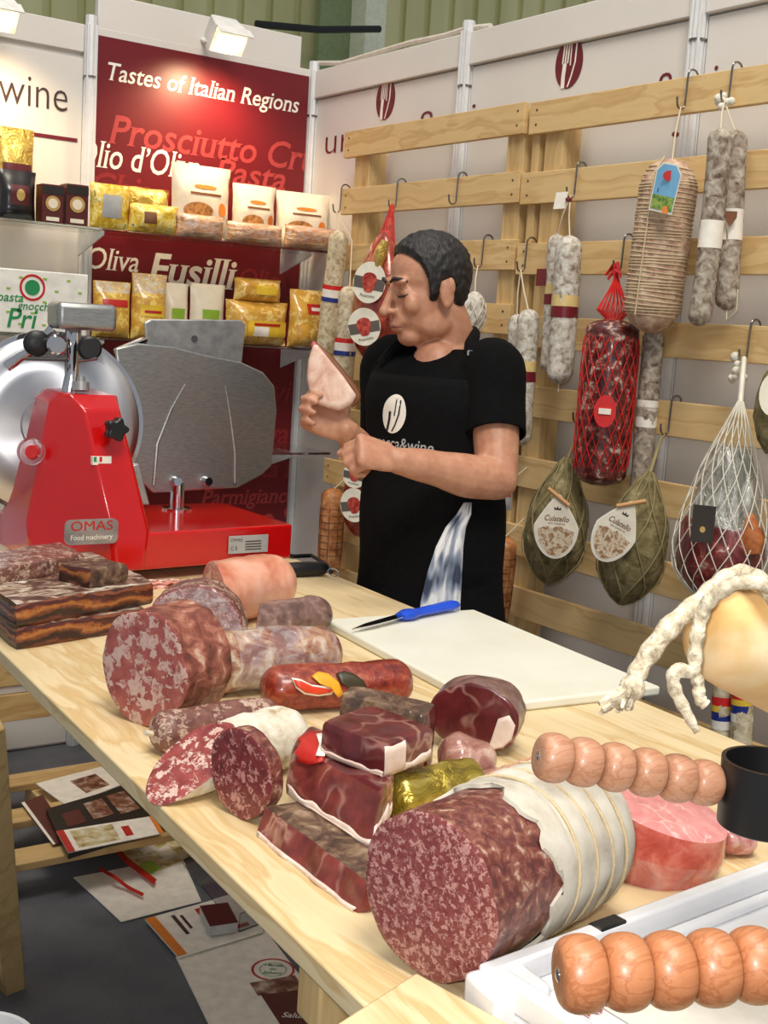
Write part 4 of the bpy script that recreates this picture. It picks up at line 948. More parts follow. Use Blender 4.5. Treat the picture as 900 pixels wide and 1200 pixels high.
string(P, [h, AX(872, 420, 2.28), a+d*.006], .006, 'cotton_rope', 'netwhite')
m = MB()
for k_ in range(9): m.ball(h+V((random.uniform(-.02, .0), random.uniform(-.015, .02), random.uniform(-.05, .02))), random.uniform(.007, .013), 8, 6)
m.build('knots', K['netwhite'], P)
c = AX(824, 614, 2.22-r*.8-.01); kk_ = DEP(c)/F
MB().poly([c+tu*(x*13*kk_)+V((0, 0, y*22*kk_)) for x, y in ((-1, -1), (1, -1), (1, 1), (-1, 1))], tn, .002).build('black_label', K['blackbag'], P, False)
MB().poly(ellipse_pts(c-V((0, 0, .012))+tn*.0022, tu, (0, 0, 1), .006, .007, 14), tn, .0006).build('label_crest', K['goldprint'], P, False)
# --- ham at the frame edge
a, b = axis_px((912, 425), (902, 532), 2.2); r = 25*DEP(a)/F
P = thing('culatello', 'mould-green ham with a white card hanging right of the white net', 'ham', tuple(b), None)
MB().lathe(a, b, [(0, .01), (.15, r*.6), (.35, r*.9), (.6, r), (.85, r*.7), (1, .01)], 32, (1, .85), (1, 0, 0), .008, 20, seed=41).build('ham', K['culatello'], P)
c = AX(906, 462, 2.2-r); MB().poly(ellipse_pts(c, tu, (0, 0, 1), .028, .045, 24), tn, .002).build('label', K['card'], P, False)
hz = hook_px(921, 384, 3, 'past the white-netted ham'); string(P, [hz, a], .003)
# --- small packet behind the elbow, low banded salamis behind the table
c = AX(590, 585, 2.30); P = thing('sample_packet', 'small clear packet with red label hanging behind the elbow', 'food pack', tuple(c))
S = pillow(c.x, c.y, c.z-.03, .05, .07, .012, radians(-40), 0, .05, 3); 
m = MB(); nu = nv = 8
for side in (1, -1): m.add([S(-1+2*i/nu, j/nv, side) for j in range(nv+1) for i in range(nu+1)], [(j*9+i, j*9+i+1, (j+1)*9+i+1, (j+1)*9+i) for j in range(nv) for i in range(nu)])
m.build('bag', K['silver_label'], P)
m = MB(); m.add([S(-.9+1.8*i/4, .55+.3*j/4, 1, .001) for j in range(5) for i in range(5)], [(j*5+i, j*5+i+1, (j+1)*5+i+1, (j+1)*5+i) for j in range(4) for i in range(4)]); m.build('red_label', K['redlabel'], P)
string(P, [c+V((.0, 0, .04)), V((PXF, c.y, c.z+.09))])
for k_, (p0, p1, lb) in enumerate((((849, 760), (845, 905), 'pale salami with red and blue band low behind the table end'), ((872, 755), (868, 895), 'pale salami with red and blue band low next to its twin'))):
    P, a, b, r = salami('banded_salami', lb, p0, p1, 12.5, 2.28, 'mould_y', gB, None, ((.38, .45, 'rednet', 'red_band'), (.45, .50, 'yellowlabel', 'yellow_band'), (.50, .57, 'navy', 'blue_band'), (.57, .64, 'white_print', 'white_band')), seed=51+k_)
    string(P, [V((PXF, a.y, a.z+.07)), a])
# ============================================================ the man behind the table
from mathutils.bvhtree import BVHTree
def remesh(mb, voxel, smooth_it=4, fac=.5):
    me = bpy.data.meshes.new('r'); me.from_pydata([tuple(v) for v in mb.v], [], mb.f)
    bm = bmesh.new(); bm.from_mesh(me); bmesh.ops.recalc_face_normals(bm, faces=bm.faces); bm.to_mesh(me); bm.free()
    o = bpy.data.objects.new('r', me); COL.objects.link(o)
    md = o.modifiers.new('r', 'REMESH'); md.mode = 'VOXEL'; md.voxel_size = voxel
    ms = o.modifiers.new('s', 'SMOOTH'); ms.iterations = smooth_it; ms.factor = fac
    dg = bpy.context.evaluated_depsgraph_get(); e = o.evaluated_get(dg).to_mesh()
    out = MB(); out.v = [V(v.co) for v in e.vertices]; out.f = [tuple(p_.vertices) for p_ in e.polygons]; out.m = [0]*len(out.f)
    o.evaluated_get(dg).to_mesh_clear(); bpy.data.objects.remove(o); bpy.data.meshes.remove(me); return out
def smooth_chain(pts, rad, sub=6):
    """catmull-rom through points and radii"""
    P_ = [V(p_) for p_ in pts]; out = []; ro = []
    for i in range(len(P_)-1):
        p0 = P_[max(i-1, 0)]; p1 = P_[i]; p2 = P_[i+1]; p3 = P_[min(i+2, len(P_)-1)]
        for s_ in range(sub):
            t_ = s_/sub; out.append(.5*((2*p1)+(p2-p0)*t_+(2*p0-5*p1+4*p2-p3)*t_*t_+(3*p1-p0-3*p2+p3)*t_**3)); ro.append(rad[i]+(rad[i+1]-rad[i])*(t_*t_*(3-2*t_)))
    out.append(P_[-1]); ro.append(rad[-1]); return out, ro
def limb(mb, pts, rad, n=16, sub=6):
    p_, r_ = smooth_chain(pts, rad, sub); mb.tube(p_, r_, n); mb.ball(p_[0], r_[0]*.98, n, 8); mb.ball(p_[-1], r_[-1]*.98, n, 8)
K['skin'] = mottled('skin', [(.3, C(178, 122, 94)), (.7, C(200, 146, 116))], 40, 3, .48, 0, .06, .001)
K['hair'] = mottled('dark_short_hair', [(.3, C(12, 10, 10)), (.6, C(34, 30, 28)), (.8, C(70, 64, 60))], 160, 3, .55, 0, .8, .004, 0, (1, 1, .3))
K['cloth'] = mottled('black_cotton', [(.3, C(5, 5, 6)), (.7, C(10, 10, 11))], 50, 4, .95, 0, .3, .004)
K['apronm'] = mottled('black_apron_cotton', [(.3, C(6, 6, 7)), (.7, C(12, 12, 13))], 60, 4, .92, 0, .3, .004)
for k_ in ('cloth', 'apronm'): K[k_].node_tree.nodes['Principled BSDF'].inputs['Specular IOR Level'].default_value = .15
K['shoe'] = plain('black_leather', C(16, 15, 15), .4)
bf = V((-.93, -.36, 0)).normalized(); blf = V((0, 0, 1)).cross(bf)          # forward, his left
DB = 2.80
pc = AD(503, 712, DB); Xm, Ym = pc.x, pc.y
MAN = thing('person', 'man in black t-shirt and apron looking at the piece of ham in his hand', 'person', (Xm, Ym, 0))
ch = AD(519, 470, DB+.02); wa = AD(507, 600, DB); hp = pc.copy()
nb = AD(529, 402, DB+.05)
def ring(c, a, b, n=36, sq=2.3, fr=None):
    out = []
    for i in range(n):
        q = 2*pi*i/n; ca, sa = cos(q), sin(q)
        out.append(V(c)+blf*(a*abs(ca)**(2/sq)*(1 if ca >= 0 else -1))+bf*(b*abs(sa)**(2/sq)*(1 if sa >= 0 else -1)))
    return out
S_L = AD(578, 434, DB-.07); S_R = AD(458, 428, DB+.14)
E_L = AD(583, 562, DB-.16); W_L = AD(466, 540, DB-.27)
E_R = AD(452, 560, DB+.10); W_R = AD(405, 505, DB-.10)
zc = lambda t_: hp.lerp(wa, t_)
def torso(off, shirt=False):
    m = MB(); R_ = []
    def mk(c, a, b, lean=0): R_.append(ring(V(c), a+off, b+off))
    mk((hp.x, hp.y, hp.z-.10), .172, .115); mk(hp, .168, .112); mk(hp.lerp(wa, .5), .162, .110); mk(wa, .158, .108)
    mk(wa.lerp(ch, .5), .164, .112); mk(ch, .174, .118); mk(ch.lerp(nb, .40), .178, .112); mk(ch.lerp(nb, .68), .16, .092); mk(ch.lerp(nb, .88)-bf*(.012 if shirt else 0), .10, .072)
    mk(nb-bf*(.014 if shirt else 0)-V((0, 0, .012 if shirt else 0)), .064 if not shirt else .066, .062)
    m.loft(R_); return m
# ---- head
hf = V((-.98, .16, -.20)).normalized(); hl = V((0, 0, 1)).cross(hf).normalized(); hu = hf.cross(hl)
HC = AD(503, 338, DB-.01); HR = Matrix((hf, hl, hu)).transposed()
def hp_(f, l, u): return HC + hf*f + hl*l + hu*u
head = MB()
def eb(c, r, n=20, m=14): head.ball(hp_(*c), r, n, m, HR)
eb((-.004, 0, .036), (.089, .072, .081), 28, 18); eb((.030, 0, -.028), (.062, .060, .092), 24, 18)
eb((.060, 0, -.098), (.030, .032, .024))
for s_ in (1, -1):
    eb((.012, s_*.043, -.072), (.045, .019, .034)); eb((.066, s_*.041, -.026), (.022, .019, .024))
    eb((.084, s_*.027, .026), (.013, .027, .009)); eb((.100, s_*.012, -.038), (.012, .008, .008))
    eb((-.004, s_*.074, -.012), (.019, .009, .033)); eb((.0, s_*.077, -.034), (.009, .007, .013)); eb((-.014, s_*.080, .004), (.010, .008, .020))
    eb((.076, s_*.031, .001), (.013, .015, .012)); eb((.080, s_*.018, -.058), (.016, .014, .016))
p_, r_ = smooth_chain([hp_(.086, 0, .022), hp_(.098, 0, .002), hp_(.110, 0, -.020), hp_(.119, 0, -.036)], [.008, .008, .010, .0125]); head.tube(p_, r_, 12); head.ball(p_[-1], .0125, 12, 8)
eb((.094, 0, -.067), (.011, .024, .0065)); eb((.091, 0, -.079), (.012, .021, .0075)); eb((.086, 0, -.056), (.016, .018, .012))
limb(head, [nb+V((0, 0, -.02)), nb.lerp(hp_(-.02, 0, -.06), .5), hp_(-.018, 0, -.05)], [.066, .060, .058], 20)
# ---- hands
def hand(mb, wrist, dx, nrm, curl, thumb, side_hint, size=1.0, spread=.02):
    dx = V(dx).normalized(); nrm = V(nrm); nrm = (nrm-dx*nrm.dot(dx)).normalized(); sd = nrm.cross(dx).normalized()
    if sd.dot(V(side_hint)) < 0: sd = -sd
    W = V(wrist); s = size
    sec = [(-.02, .026, .020), (.0, .028, .019), (.03, .036, .018), (.06, .041, .0165), (.088, .041, .014), (.098, .036, .010)]
    rings = []
    for t_, a_, b_ in sec: rings.append([W+dx*(t_*s)+sd*(a_*s*cos(2*pi*i/20))+nrm*(b_*s*sin(2*pi*i/20)) for i in range(20)])
    mb.loft(rings); tips = []
    for k, (ln, yo, xo) in enumerate(((.074, .030, .088), (.082, .0105, .093), (.075, -.0105, .090), (.060, -.030, .082))):
        p0 = W+dx*(xo*s-.012)+sd*(yo*s); d = (dx+sd*(spread*(1.5-k)*1.0)).normalized(); pts = [p0]; ang = 0; rr = [.0098*s]
        cur = curl[k] if hasattr(curl[0], '__len__') else curl
        for j, f_ in enumerate((.46, .31, .23)):
            ang += radians(cur[j]); dd = d*cos(ang)-nrm*sin(ang); pts.append(pts[-1]+dd*(ln*f_*s+(.012 if j == 0 else 0))); rr.append((.0092, .0084, .0068)[j]*s)
        p2, r2 = [], []
        for j in range(len(pts)-1):
            for q in range(5): p2.append(pts[j].lerp(pts[j+1], q/5)); r2.append(rr[j]+(rr[j+1]-rr[j])*q/5)
        p2.append(pts[-1]); r2.append(rr[-1]); mb.tube(p2, r2, 12)
        for q, r0 in zip(pts, rr): mb.ball(q, r0*1.04, 12, 8)
        tips.append((pts[-1], (pts[-1]-pts[-2]).normalized(), dd))
    tp0 = W+dx*.022*s+sd*.026*s-nrm*.006*s; pts = [tp0]
    for (a_, b_, c_), ln in zip(thumb, (.042, .034, .028)): pts.append(pts[-1]+(dx*a_+sd*b_-nrm*c_).normalized()*ln*s)
    rr = [.016*s, .0115*s, .0102*s, .0082*s]; mb.tube(*smooth_chain(pts, rr, 4), 12)
    for q, r0 in zip(pts, rr): mb.ball(q, r0*1.02, 12, 8)
    return tips
arms = MB()
limb(arms, [S_L, S_L.lerp(E_L, .5), E_L], [.058, .052, .044]); limb(arms, [E_L, E_L.lerp(W_L, .3)+V((0, 0, -.004)), E_L.lerp(W_L, .7), W_L], [.045, .047, .036, .028])
limb(arms, [S_R, S_R.lerp(E_R, .5), E_R], [.056, .050, .042]); limb(arms, [E_R, E_R.lerp(W_R, .3), E_R.lerp(W_R, .7), W_R], [.042, .045, .035, .027])
toCam = -FW
dL = (W_L-E_L).normalized()
tL = hand(arms, W_L, dL+V((0, 0, .10)), toCam*.8+UP*.5, (62, 88, 55), ((.75, .35, .5), (.8, -.1, .6), (.7, -.4, .6)), UP, .98)
dR = (-RT*.88+UP*.46)
tR = hand(arms, W_R, dR, FW*.96-UP*.2, ((50, 66, 42), (52, 68, 42), (54, 70, 42), (58, 70, 42)), ((.35, .9, -.1), (.6, .8, .0), (.8, .6, .05)), UP+RT*.5, .98)
skin = MB(); 
for q in (torso(-.012), head, arms): skin.add(q.v, q.f)
skin.ball(nb+bf*.058-V((0, 0, .058)), V((.060, .060, .066)), 20, 14)
# legs inside the trousers keep the body one figure
for s_ in (1, -1):
    hpj = pc+blf*(.09*s_)+V((0, 0, -.06)); ft = V((Xm, Ym, 0))-bf*.05+blf*(.11*s_); kn = hpj.lerp(V((ft.x, ft.y, .10)), .5)+bf*.02
    limb(skin, [hpj, kn, V((ft.x, ft.y, .09))], [.078, .055, .04]); skin.ball(V((ft.x, ft.y, .05))+bf*.05, V((.04, .04, .035)), 12, 8)
skin = remesh(skin, .0042, 5, .5); skin.build('body', K['skin'], MAN, True, 0, 180)
# ---- hair
BD = [(-.2, -.082), (-.085, -.082), (-.060, -.070), (-.034, -.040), (-.018, .018), (.006, .020), (.016, -.018), (.030, -.022), (.034, .030), (.044, .062), (.058, .082), (.072, .100), (.09, .116), (.2, .2)]
def bnd(f):
    for (f0, u0), (f1, u1) in zip(BD, BD[1:]):
        if f0 <= f <= f1: return u0+(u1-u0)*(f-f0)/(f1-f0)
    return .2
hm = MB(); NU, NV = 220, 140; vs = []; kp = []
for j in range(NV+1):
    th = -pi/2+pi*j/NV
    for i in range(NU):
        ph = 2*pi*i/NU; f = -.005+.090*cos(th)*cos(ph); l = .0745*cos(th)*sin(ph); u = .036+.083*sin(th)
        if u < .036: u = .036+(u-.036)*1.35; f = f if f > -.005 else -.005+(f+.005)*(1-.9*(max(0, .02-u)))
        g_ = u-bnd(f); q = max(0, min(1, (g_+.004)/.022)); lift = .0015+.0085*q+.003*q*rng_noise((f, l, u), 90, 4)
        d = V((f+.005, l, u-.036)).normalized(); vs.append(hp_(f+d.x*lift, l+d.y*lift, u+d.z*lift)); kp.append(g_ > -.004)
fs = []
for j in range(NV):
    for i in range(NU):
        k = (i+1) % NU; q = (j*NU+i, j*NU+k, (j+1)*NU+k, (j+1)*NU+i)
        if sum(kp[x] for x in q) >= 2: fs.append(q)
hm.add(vs, fs); ids = sorted({x for f in fs for x in f}); mp = {x: i for i, x in enumerate(ids)}
h2 = MB(); h2.add([hm.v[x] for x in ids], [tuple(mp[x] for x in f) for f in fs]); h2.build('hair', K['hair'], MAN, True, 0, 180)
for s_ in (1, -1):
    MB().tube([hp_(.100, s_*.012, .027), hp_(.098, s_*.026, .034), hp_(.088, s_*.042, .031), hp_(.076, s_*.050, .024)], [.003, .0046, .004, .002], 8).build('eyebrow', K['hair'], MAN)
    MB().tube([hp_(.090, s_*.018, -.004), hp_(.091, s_*.029, -.0075), hp_(.084, s_*.041, -.006), hp_(.076, s_*.046, -.002)], [.001, .0022, .002, .001], 6).build('eyelashes', K['hair'], MAN)
MB().tube([hp_(.098, -.02, -.073), hp_(.1035, -.008, -.0725), hp_(.1035, .008, -.0725), hp_(.098, .02, -.073), hp_(.090, .026, -.074)], [.001, .0016, .0016, .0014, .001], 6).build('mouth_line', plain('mouth_shadow', C(120, 60, 54), .5), MAN)
# ---- clothes
sh = torso(.004, True)
for s_, S_, E_1 in ((1, S_L, E_L), (-1, S_R, E_R)):
    tgt = S_.lerp(E_1, .64); limb(sh, [ch.lerp(nb, .45)+blf*(s_*.10), S_+V((0, 0, .0)), S_.lerp(E_1, .35), tgt], [.07, .070, .066, .064], 20)
sh = remesh(sh, .008, 4, .5)
# cut the round end of the sleeves and open the collar
def cut(mb, co, no, rad=.125):
    me = bpy.data.meshes.new('c'); me.from_pydata(mb.v, [], mb.f); bm = bmesh.new(); bm.from_mesh(me); co = V(co)
    fs_ = [f for f in bm.faces if (f.calc_center_median()-co).length < rad]; g_ = set(fs_)
    for f in fs_: g_.update(f.verts); g_.update(f.edges)
    bmesh.ops.bisect_plane(bm, geom=list(g_), plane_co=co, plane_no=V(no).normalized(), clear_outer=True)
    bmesh.ops.delete(bm, geom=[v for v in bm.verts if not v.link_faces], context='VERTS'); bm.verts.index_update()
    o = MB(); o.add([v.co.copy() for v in bm.verts], [tuple(v.index for v in f.verts) for f in bm.faces]); bm.free(); bpy.data.meshes.remove(me); return o
for S_, E_1 in ((S_L, E_L), (S_R, E_R)): sh = cut(sh, S_.lerp(E_1, .60), (E_1-S_))
colc = nb.lerp(ch, .12)+bf*.02; cn = (V((0, 0, 1))+bf*.55).normalized()
sho = sh.build('t_shirt', K['cloth'], MAN, True, 0, 180)
md = sho.modifiers.new('t', 'SOLIDIFY'); md.thickness = .004; md.offset = 0
tr = MB()
for s_ in (1, -1):
    hpj = pc+blf*(.085*s_)+V((0, 0, -.06)); ft = V((Xm, Ym, 0))-bf*.05+blf*(.11*s_); kn = hpj.lerp(V((ft.x, ft.y, .10)), .5)+bf*.02
    limb(tr, [pc+blf*(.075*s_)+V((0, 0, .06)), hpj, kn, V((ft.x, ft.y, .10))], [.074, .078, .072, .064], 20)
tr.loft([ring(pc+V((0, 0, -.12)), .155, .104), ring(pc+V((0, 0, .12)), .164, .108)])
remesh(tr, .010, 4).build('trousers', K['cloth'], MAN, True, 0, 180)
for s_ in (1, -1):
    ft = V((Xm, Ym, 0))-bf*.05+blf*(.11*s_); m = MB()
    R_ = []
    for t_, a_, h_ in ((-.09, .025, .05), (-.075, .036, .075), (-.02, .04, .10), (.04, .042, .075), (.11, .046, .055), (.16, .04, .045), (.185, .02, .03)):
        R_.append([ft+bf*t_+blf*(a_*cos(2*pi*i/16))+V((0, 0, h_/2+h_/2*sin(2*pi*i/16)+.001)) for i in range(16)])
    m.loft(R_); m.build('shoe', K['shoe'], MAN)
# apron: shell wrapped round the front, bib narrowing to the neck strap
ap = MB(); rows = []
def arow(c, a, b, w0, w1, n=28): return [V(c)+blf*(a*sin(q))+bf*(b*cos(q)) for q in [w0+(w1-w0)*i/n for i in range(n+1)]]
def tor(z):
    for c0, a0, b0, c1, a1, b1 in SEG:
        if c0.z <= z <= c1.z: t_ = (z-c0.z)/(c1.z-c0.z); return c0.lerp(c1, t_), a0+(a1-a0)*t_, b0+(b1-b0)*t_
KY = [(V((hp.x, hp.y, .42)), .19, .145), (V((hp.x, hp.y, hp.z-.10)), .188, .134), (hp, .184, .130), (hp.lerp(wa, .5), .178, .128), (wa, .174, .126), (wa.lerp(ch, .5), .180, .130), (ch, .190, .135), (ch.lerp(nb, .40), .19, .128), (ch.lerp(nb, .62), .175, .112), (ch.lerp(nb, .80), .14, .094)]
SEG = [(a[0], a[1], a[2], b[0], b[1], b[2]) for a, b in zip(KY, KY[1:])]
zz = []
z = .42; ztop = ch.lerp(nb, .56).z
while z <= ztop: zz.append(z); z += .02
for z in zz:
    c, a, b = tor(z); tt = max(0, (z-wa.z)/(ztop-wa.z)); wdt = radians(100-48*min(1, tt*1.1)); wob = .004*sin(z*23)
    rows.append(arow(c, a*.985+wob, b*.985+wob, -wdt, wdt))
ap.loft(rows, (False, False), 0, False)
BV = BVHTree.FromPolygons(ap.v, ap.f)
apo = ap.build('apron', K['apronm'], MAN, True, 0, 180)
md = apo.modifiers.new('t', 'SOLIDIFY'); md.thickness = .004; md.offset = 1
def on_apron(x, y):
    loc, nr, i, d = BV.ray_cast(CAM, ray(x, y).normalized())
    if nr is not None and nr.dot(FW) > 0: nr = -nr
    return loc, nr
c1, a1, b1 = tor(ztop)
for s_ in (1, -1):
    st = c1+blf*(s_*a1*.70)+bf*(b1*.72); MB().tube(*smooth_chain([st, st.lerp(nb, .5)+blf*(s_*.03)+bf*.03+V((0, 0, .02)), nb+blf*(s_*.066)+V((0, 0, .02))+bf*.01, nb+blf*(s_*.02)-bf*.062+V((0, 0, .03))], [.013]*4, 5), 8).build('neck_strap', K['apronm'], MAN)
bk_ = (c1+blf*(a1*.70)+bf*(b1*.72)).lerp(nb, .35)+blf*.025+bf*.030+V((0, 0, .018)); MB().box(bk_-FW*.012, (.022, .006, .012)).build('strap_buckle', K['chrome'], MAN, True, .001)
# emblem and name printed on the bib
loc, nr = on_apron(463, 485); uy = (V((0, 0, 1))-nr*nr.z).normalized(); ux = uy.cross(nr)
def proj(mb, n):
    for i, v_ in enumerate(mb.v):
        l2, n2, _, _ = BV.ray_cast(v_+n*.08, -n)
        if l2 is not None: mb.v[i] = l2+n*.0052
    return mb
kk_ = DEP(loc)/F
def grid_ellipse(c, a, b):
    m = MB(); pts = [V(c)]; n = 28
    for rr in (.33, .66, 1): pts += [c+ux*(a*rr*cos(2*pi*i/n))+uy*(b*rr*sin(2*pi*i/n)) for i in range(n)]
    m.add(pts, [(0, 1+i, 1+(i+1) % n) for i in range(n)]+[(1+r0*n+i, 1+r0*n+n+i, 1+r0*n+n+(i+1) % n, 1+r0*n+(i+1) % n) for r0 in range(2) for i in range(n)]); return m
b_ = 23*kk_; a_ = b_*.80
proj(grid_ellipse(loc, a_, b_), nr).build('emblem_oval', K['white_print'], MAN, True, 0, 180)
m = MB()
for pl, wd in (([(-.42, -.9), (-.3, -.3), (-.3, .1)], .10), ([(.1, -.1), (.12, .74)], .05), ([(.46, .72), (.46, 0), (.24, -.55), (.02, -.9)], .06), ([(-.1, .8), (.3, .78)], .08)):
    for (xa, ya), (xb, yb) in zip(pl, pl[1:]): m.add([loc+ux*((xa-wd)*a_)+uy*(ya*b_), loc+ux*((xa+wd)*a_)+uy*(ya*b_), loc+ux*((xb+wd)*a_)+uy*(yb*b_), loc+ux*((xb-wd)*a_)+uy*(yb*b_)], [(0, 1, 2, 3)])
m = proj(m, nr); m.v = [v_+nr*.0012 for v_ in m.v]; STUFF.add('emblem_cutlery'); m.build('emblem_cutlery', K['black'], MAN, False)
l1, n1 = on_apron(468, 527); m = MB(); put_text(m, 'urocca&wine', l1-ux*.085, ux, uy, .17, .038, 0, .004); proj(m, nr).build('lettering', K['silver_label'], MAN, False)
# towel tucked in at the hip
tw_ = MB(); R_ = []
for x, y, wd, th in ((547, 590, 5, 4), (543, 603, 9, 6), (534, 618, 12, 6), (527, 640, 16, 6), (522, 670, 20, 6), (517, 705, 23, 5), (515, 740, 25, 5), (514, 770, 26, 4)):
    l1, n1 = on_apron(x, y); kk_ = DEP(l1)/F; n = 40; rg_ = []
    for i in range(n):
        q = 2*pi*i/n; fold = 1+.55*sin(cos(q)*9+y*.01)
        rg_.append(l1+n1*(.012+(th*kk_*(.5+.5*fold)*sin(q)*.9+.004*sin(cos(q)*11)))+(-RT*-cos(q))*(wd*kk_)+V((0, 0, 0)))
    R_.append(rg_)
tw_.loft(R_)
t = NT('tie_dyed_towel', .9); n = t.noise(t.co((1, 1, .4)), 22, 2); t.base(t.ramp(n.outputs['Fac'], [(.36, C(60, 70, 92)), (.46, C(150, 160, 178)), (.54, C(236, 236, 236))])); t.bump(n.outputs['Fac'], .3, .004)
tag(tw_.build('kitchen_towel', t.m, None, True, 0, 180, loc=AD(520, 700, DEP(wa))), 'white and grey-blue towel tucked into the man\'s apron', 'towel')
# ---- the piece of ham in his right hand
hc_ = sum((t_[0] for t_ in tR), V((0, 0, 0)))/4
dh = DEP(W_R)-.052
outl = [(367, 402), (372, 403), (384, 418), (402, 440), (418, 463), (412, 474), (398, 481), (372, 474), (363, 464), (359, 442), (361, 420)]
HMP = thing('ham_piece', 'pale wedge of ham held in the man\'s hand', 'ham', tuple(AD(388, 470, dh)))
m = MB(); fr_ = [AD(x, y, dh) for x, y in outl]; cN = AD(388, 445, dh)
rings = []
for t_, s_ in ((0, .86), (.003, .97), (.009, 1.0), (.023, 1.0), (.029, .96), (.033, .84)): rings.append([cN+FW*t_+(p_-cN)*s_ for p_ in fr_])
m.loft(rings); m = remesh(m, .004, 3); m.build('flesh', mottled('pale_ham_flesh', [(.3, C(196, 140, 118)), (.5, C(224, 186, 164)), (.7, C(238, 214, 196))], 26, 4, .5, .1, .3, .003), HMP, True, 0, 180)
MB().tube(*smooth_chain([AD(x, y, dh+.022) for x, y in ((366, 400), (384, 417), (402, 439), (419, 463), (412, 476))], [.004, .007, .008, .007, .004], 5), 8).build('rind', K['brown_print'], HMP)
MB().ball(AD(368, 405, dh+.015), (.007, .007, .008), 10, 8).build('tip', plain('pink_tip', C(190, 90, 90), .5), HMP)
# ============================================================ meats on the table
def veins(name, lean1, lean2, fat, scale, wdt=.05, rough=.32, coat=.4, stretch=(1, 1, 1), patch=.66):
    t = NT(name, rough, 0, coat); co = t.co(stretch); n = t.noise(co, scale*.8, 3); a = t.n('ShaderNodeVectorMath', operation='MULTIPLY_ADD'); a.inputs[1].default_value = (1.6/scale,)*3
    t.l(n.outputs['Color'], a.inputs[0]); t.l(co, a.inputs[2])
    v = t.n('ShaderNodeTexVoronoi', feature='DISTANCE_TO_EDGE', _Scale=scale); t.l(a.outputs[0], v.inputs['Vector'])
    big = t.noise(co, scale*.6, 3); lean = t.ramp(t.noise(co, scale*2.2, 5).outputs['Fac'], [(.3, lean1), (.7, lean2)])
    f1 = t.ramp(v.outputs['Distance'], [(.0, (.62,)*3+(1,)), (wdt, (0, 0, 0, 1))]); f2 = t.ramp(big.outputs['Fac'], [(patch, (0, 0, 0, 1)), (patch+.05, (1, 1, 1, 1))])
    mm = t.n('ShaderNodeMix', data_type='RGBA', blend_type='MULTIPLY'); mm.inputs[0].default_value = 1
    f3 = t.ramp(t.noise(co, scale*.9, 2).outputs['Fac'], [(.42, (0, 0, 0, 1)), (.55, (1, 1, 1, 1))]); t.l(f1, mm.inputs[6]); t.l(f3, mm.inputs[7])
    c = t.mix(mm.outputs[2], lean, fat); c = t.mix(f2, c, fat); t.base(c); t.bump(n.outputs['Fac'], .15, .002); return t.m
K['testa_f'] = flecks('brawn_cut', C(206, 176, 164), C(138, 60, 56), C(178, 98, 88), 66, .30, .42, .2, .02, .08)
K['testa_c'] = mottled('brawn_rind', [(.3, C(70, 30, 22)), (.48, C(128, 66, 50)), (.6, C(168, 108, 88)), (.72, C(208, 180, 160))], 40, 5, .55, .2, .5, .004, .5)
K['sal_f'] = flecks('fine_salami_cut', C(194, 146, 138), C(114, 48, 50), C(142, 74, 72), 250, .30, .4, .25, .004, .1)
K['sal_c'] = flecks('coarse_salami_cut', C(218, 190, 176), C(120, 42, 42), C(160, 74, 68), 105, .24, .4, .25, .010, .08)
K['sal_d'] = flecks('dark_salami_cut', C(196, 140, 132), C(92, 28, 32), C(130, 48, 50), 150, .20, .38, .3, .006, .08)
K['sal_skin'] = flecks('speckled_salami_skin', C(196, 168, 148), C(92, 52, 46), C(138, 90, 78), 95, .22, .5, .25, .012, .12)
K['peeled'] = mottled('peeled_salami_side', [(.3, C(66, 24, 22)), (.46, C(106, 46, 40)), (.58, C(138, 84, 66)), (.68, C(192, 166, 148))], 85, 6, .42, .3, .7, .005, .5)
K['whitecase'] = mottled('chalky_white_casing', [(.25, C(166, 156, 142)), (.5, C(198, 191, 176)), (.75, C(214, 209, 197))], 28, 5, .85, 0, .3, .003, .2)
K['mortadella'] = flecks('cooked_ham_cut', C(236, 190, 172), C(206, 122, 110), C(220, 146, 132), 45, .18, .35, .3, .01, .12, .1)
K['hamrind'] = mottled('golden_ham_rind', [(.3, C(196, 110, 80)), (.5, C(226, 160, 132)), (.7, C(236, 190, 168))], 12, 3, .35, .3, .1, .003)
K['cap'] = mottled('aged_coppa_skin', [(.28, C(84, 36, 32)), (.44, C(134, 74, 60)), (.56, C(178, 140, 112)), (.68, C(226, 216, 200))], 26, 5, .5, .35, .5, .005, .7)
K['bres'] = veins('bresaola_cut', C(84, 20, 26), C(120, 36, 40), C(170, 110, 104), 22, .03)
K['bres_c'] = mottled('bresaola_skin', [(.3, C(80, 54, 50)), (.55, C(128, 96, 88)), (.75, C(170, 146, 136))], 40, 5, .4, .4, .4, .004)
K['pros'] = veins('prosciutto_cut', C(88, 30, 28), C(142, 62, 54), C(206, 160, 142), 15, .07, .34, .3)
K['pros_d'] = veins('dark_prosciutto_cut', C(72, 20, 24), C(112, 38, 40), C(190, 146, 132), 13, .05, .3, .45)
K['fat'] = mottled('white_fat', [(.3, C(214, 184, 168)), (.6, C(236, 216, 202)), (.8, C(244, 232, 222))], 24, 4, .4, .3, .2, .003)
K['bark'] = mottled('smoked_bark', [(.28, C(38, 24, 18)), (.48, C(88, 62, 46)), (.62, C(132, 104, 80)), (.74, C(178, 158, 132))], 45, 6, .65, .1, .8, .005, .5)
K['nduja'] = mottled('chili_salami_skin', [(.3, C(88, 22, 14)), (.5, C(140, 46, 28)), (.7, C(172, 86, 56))], 55, 5, .35, .5, .5, .004, .5)
t = NT('bacon_layers', .42, 0, .3); tc = t.n('ShaderNodeTexCoord'); sp = t.n('ShaderNodeSeparateXYZ'); t.l(tc.outputs['Object'], sp.inputs[0]); nn = t.noise(t.co((4, 4, 9)), 2.4, 5, .65)
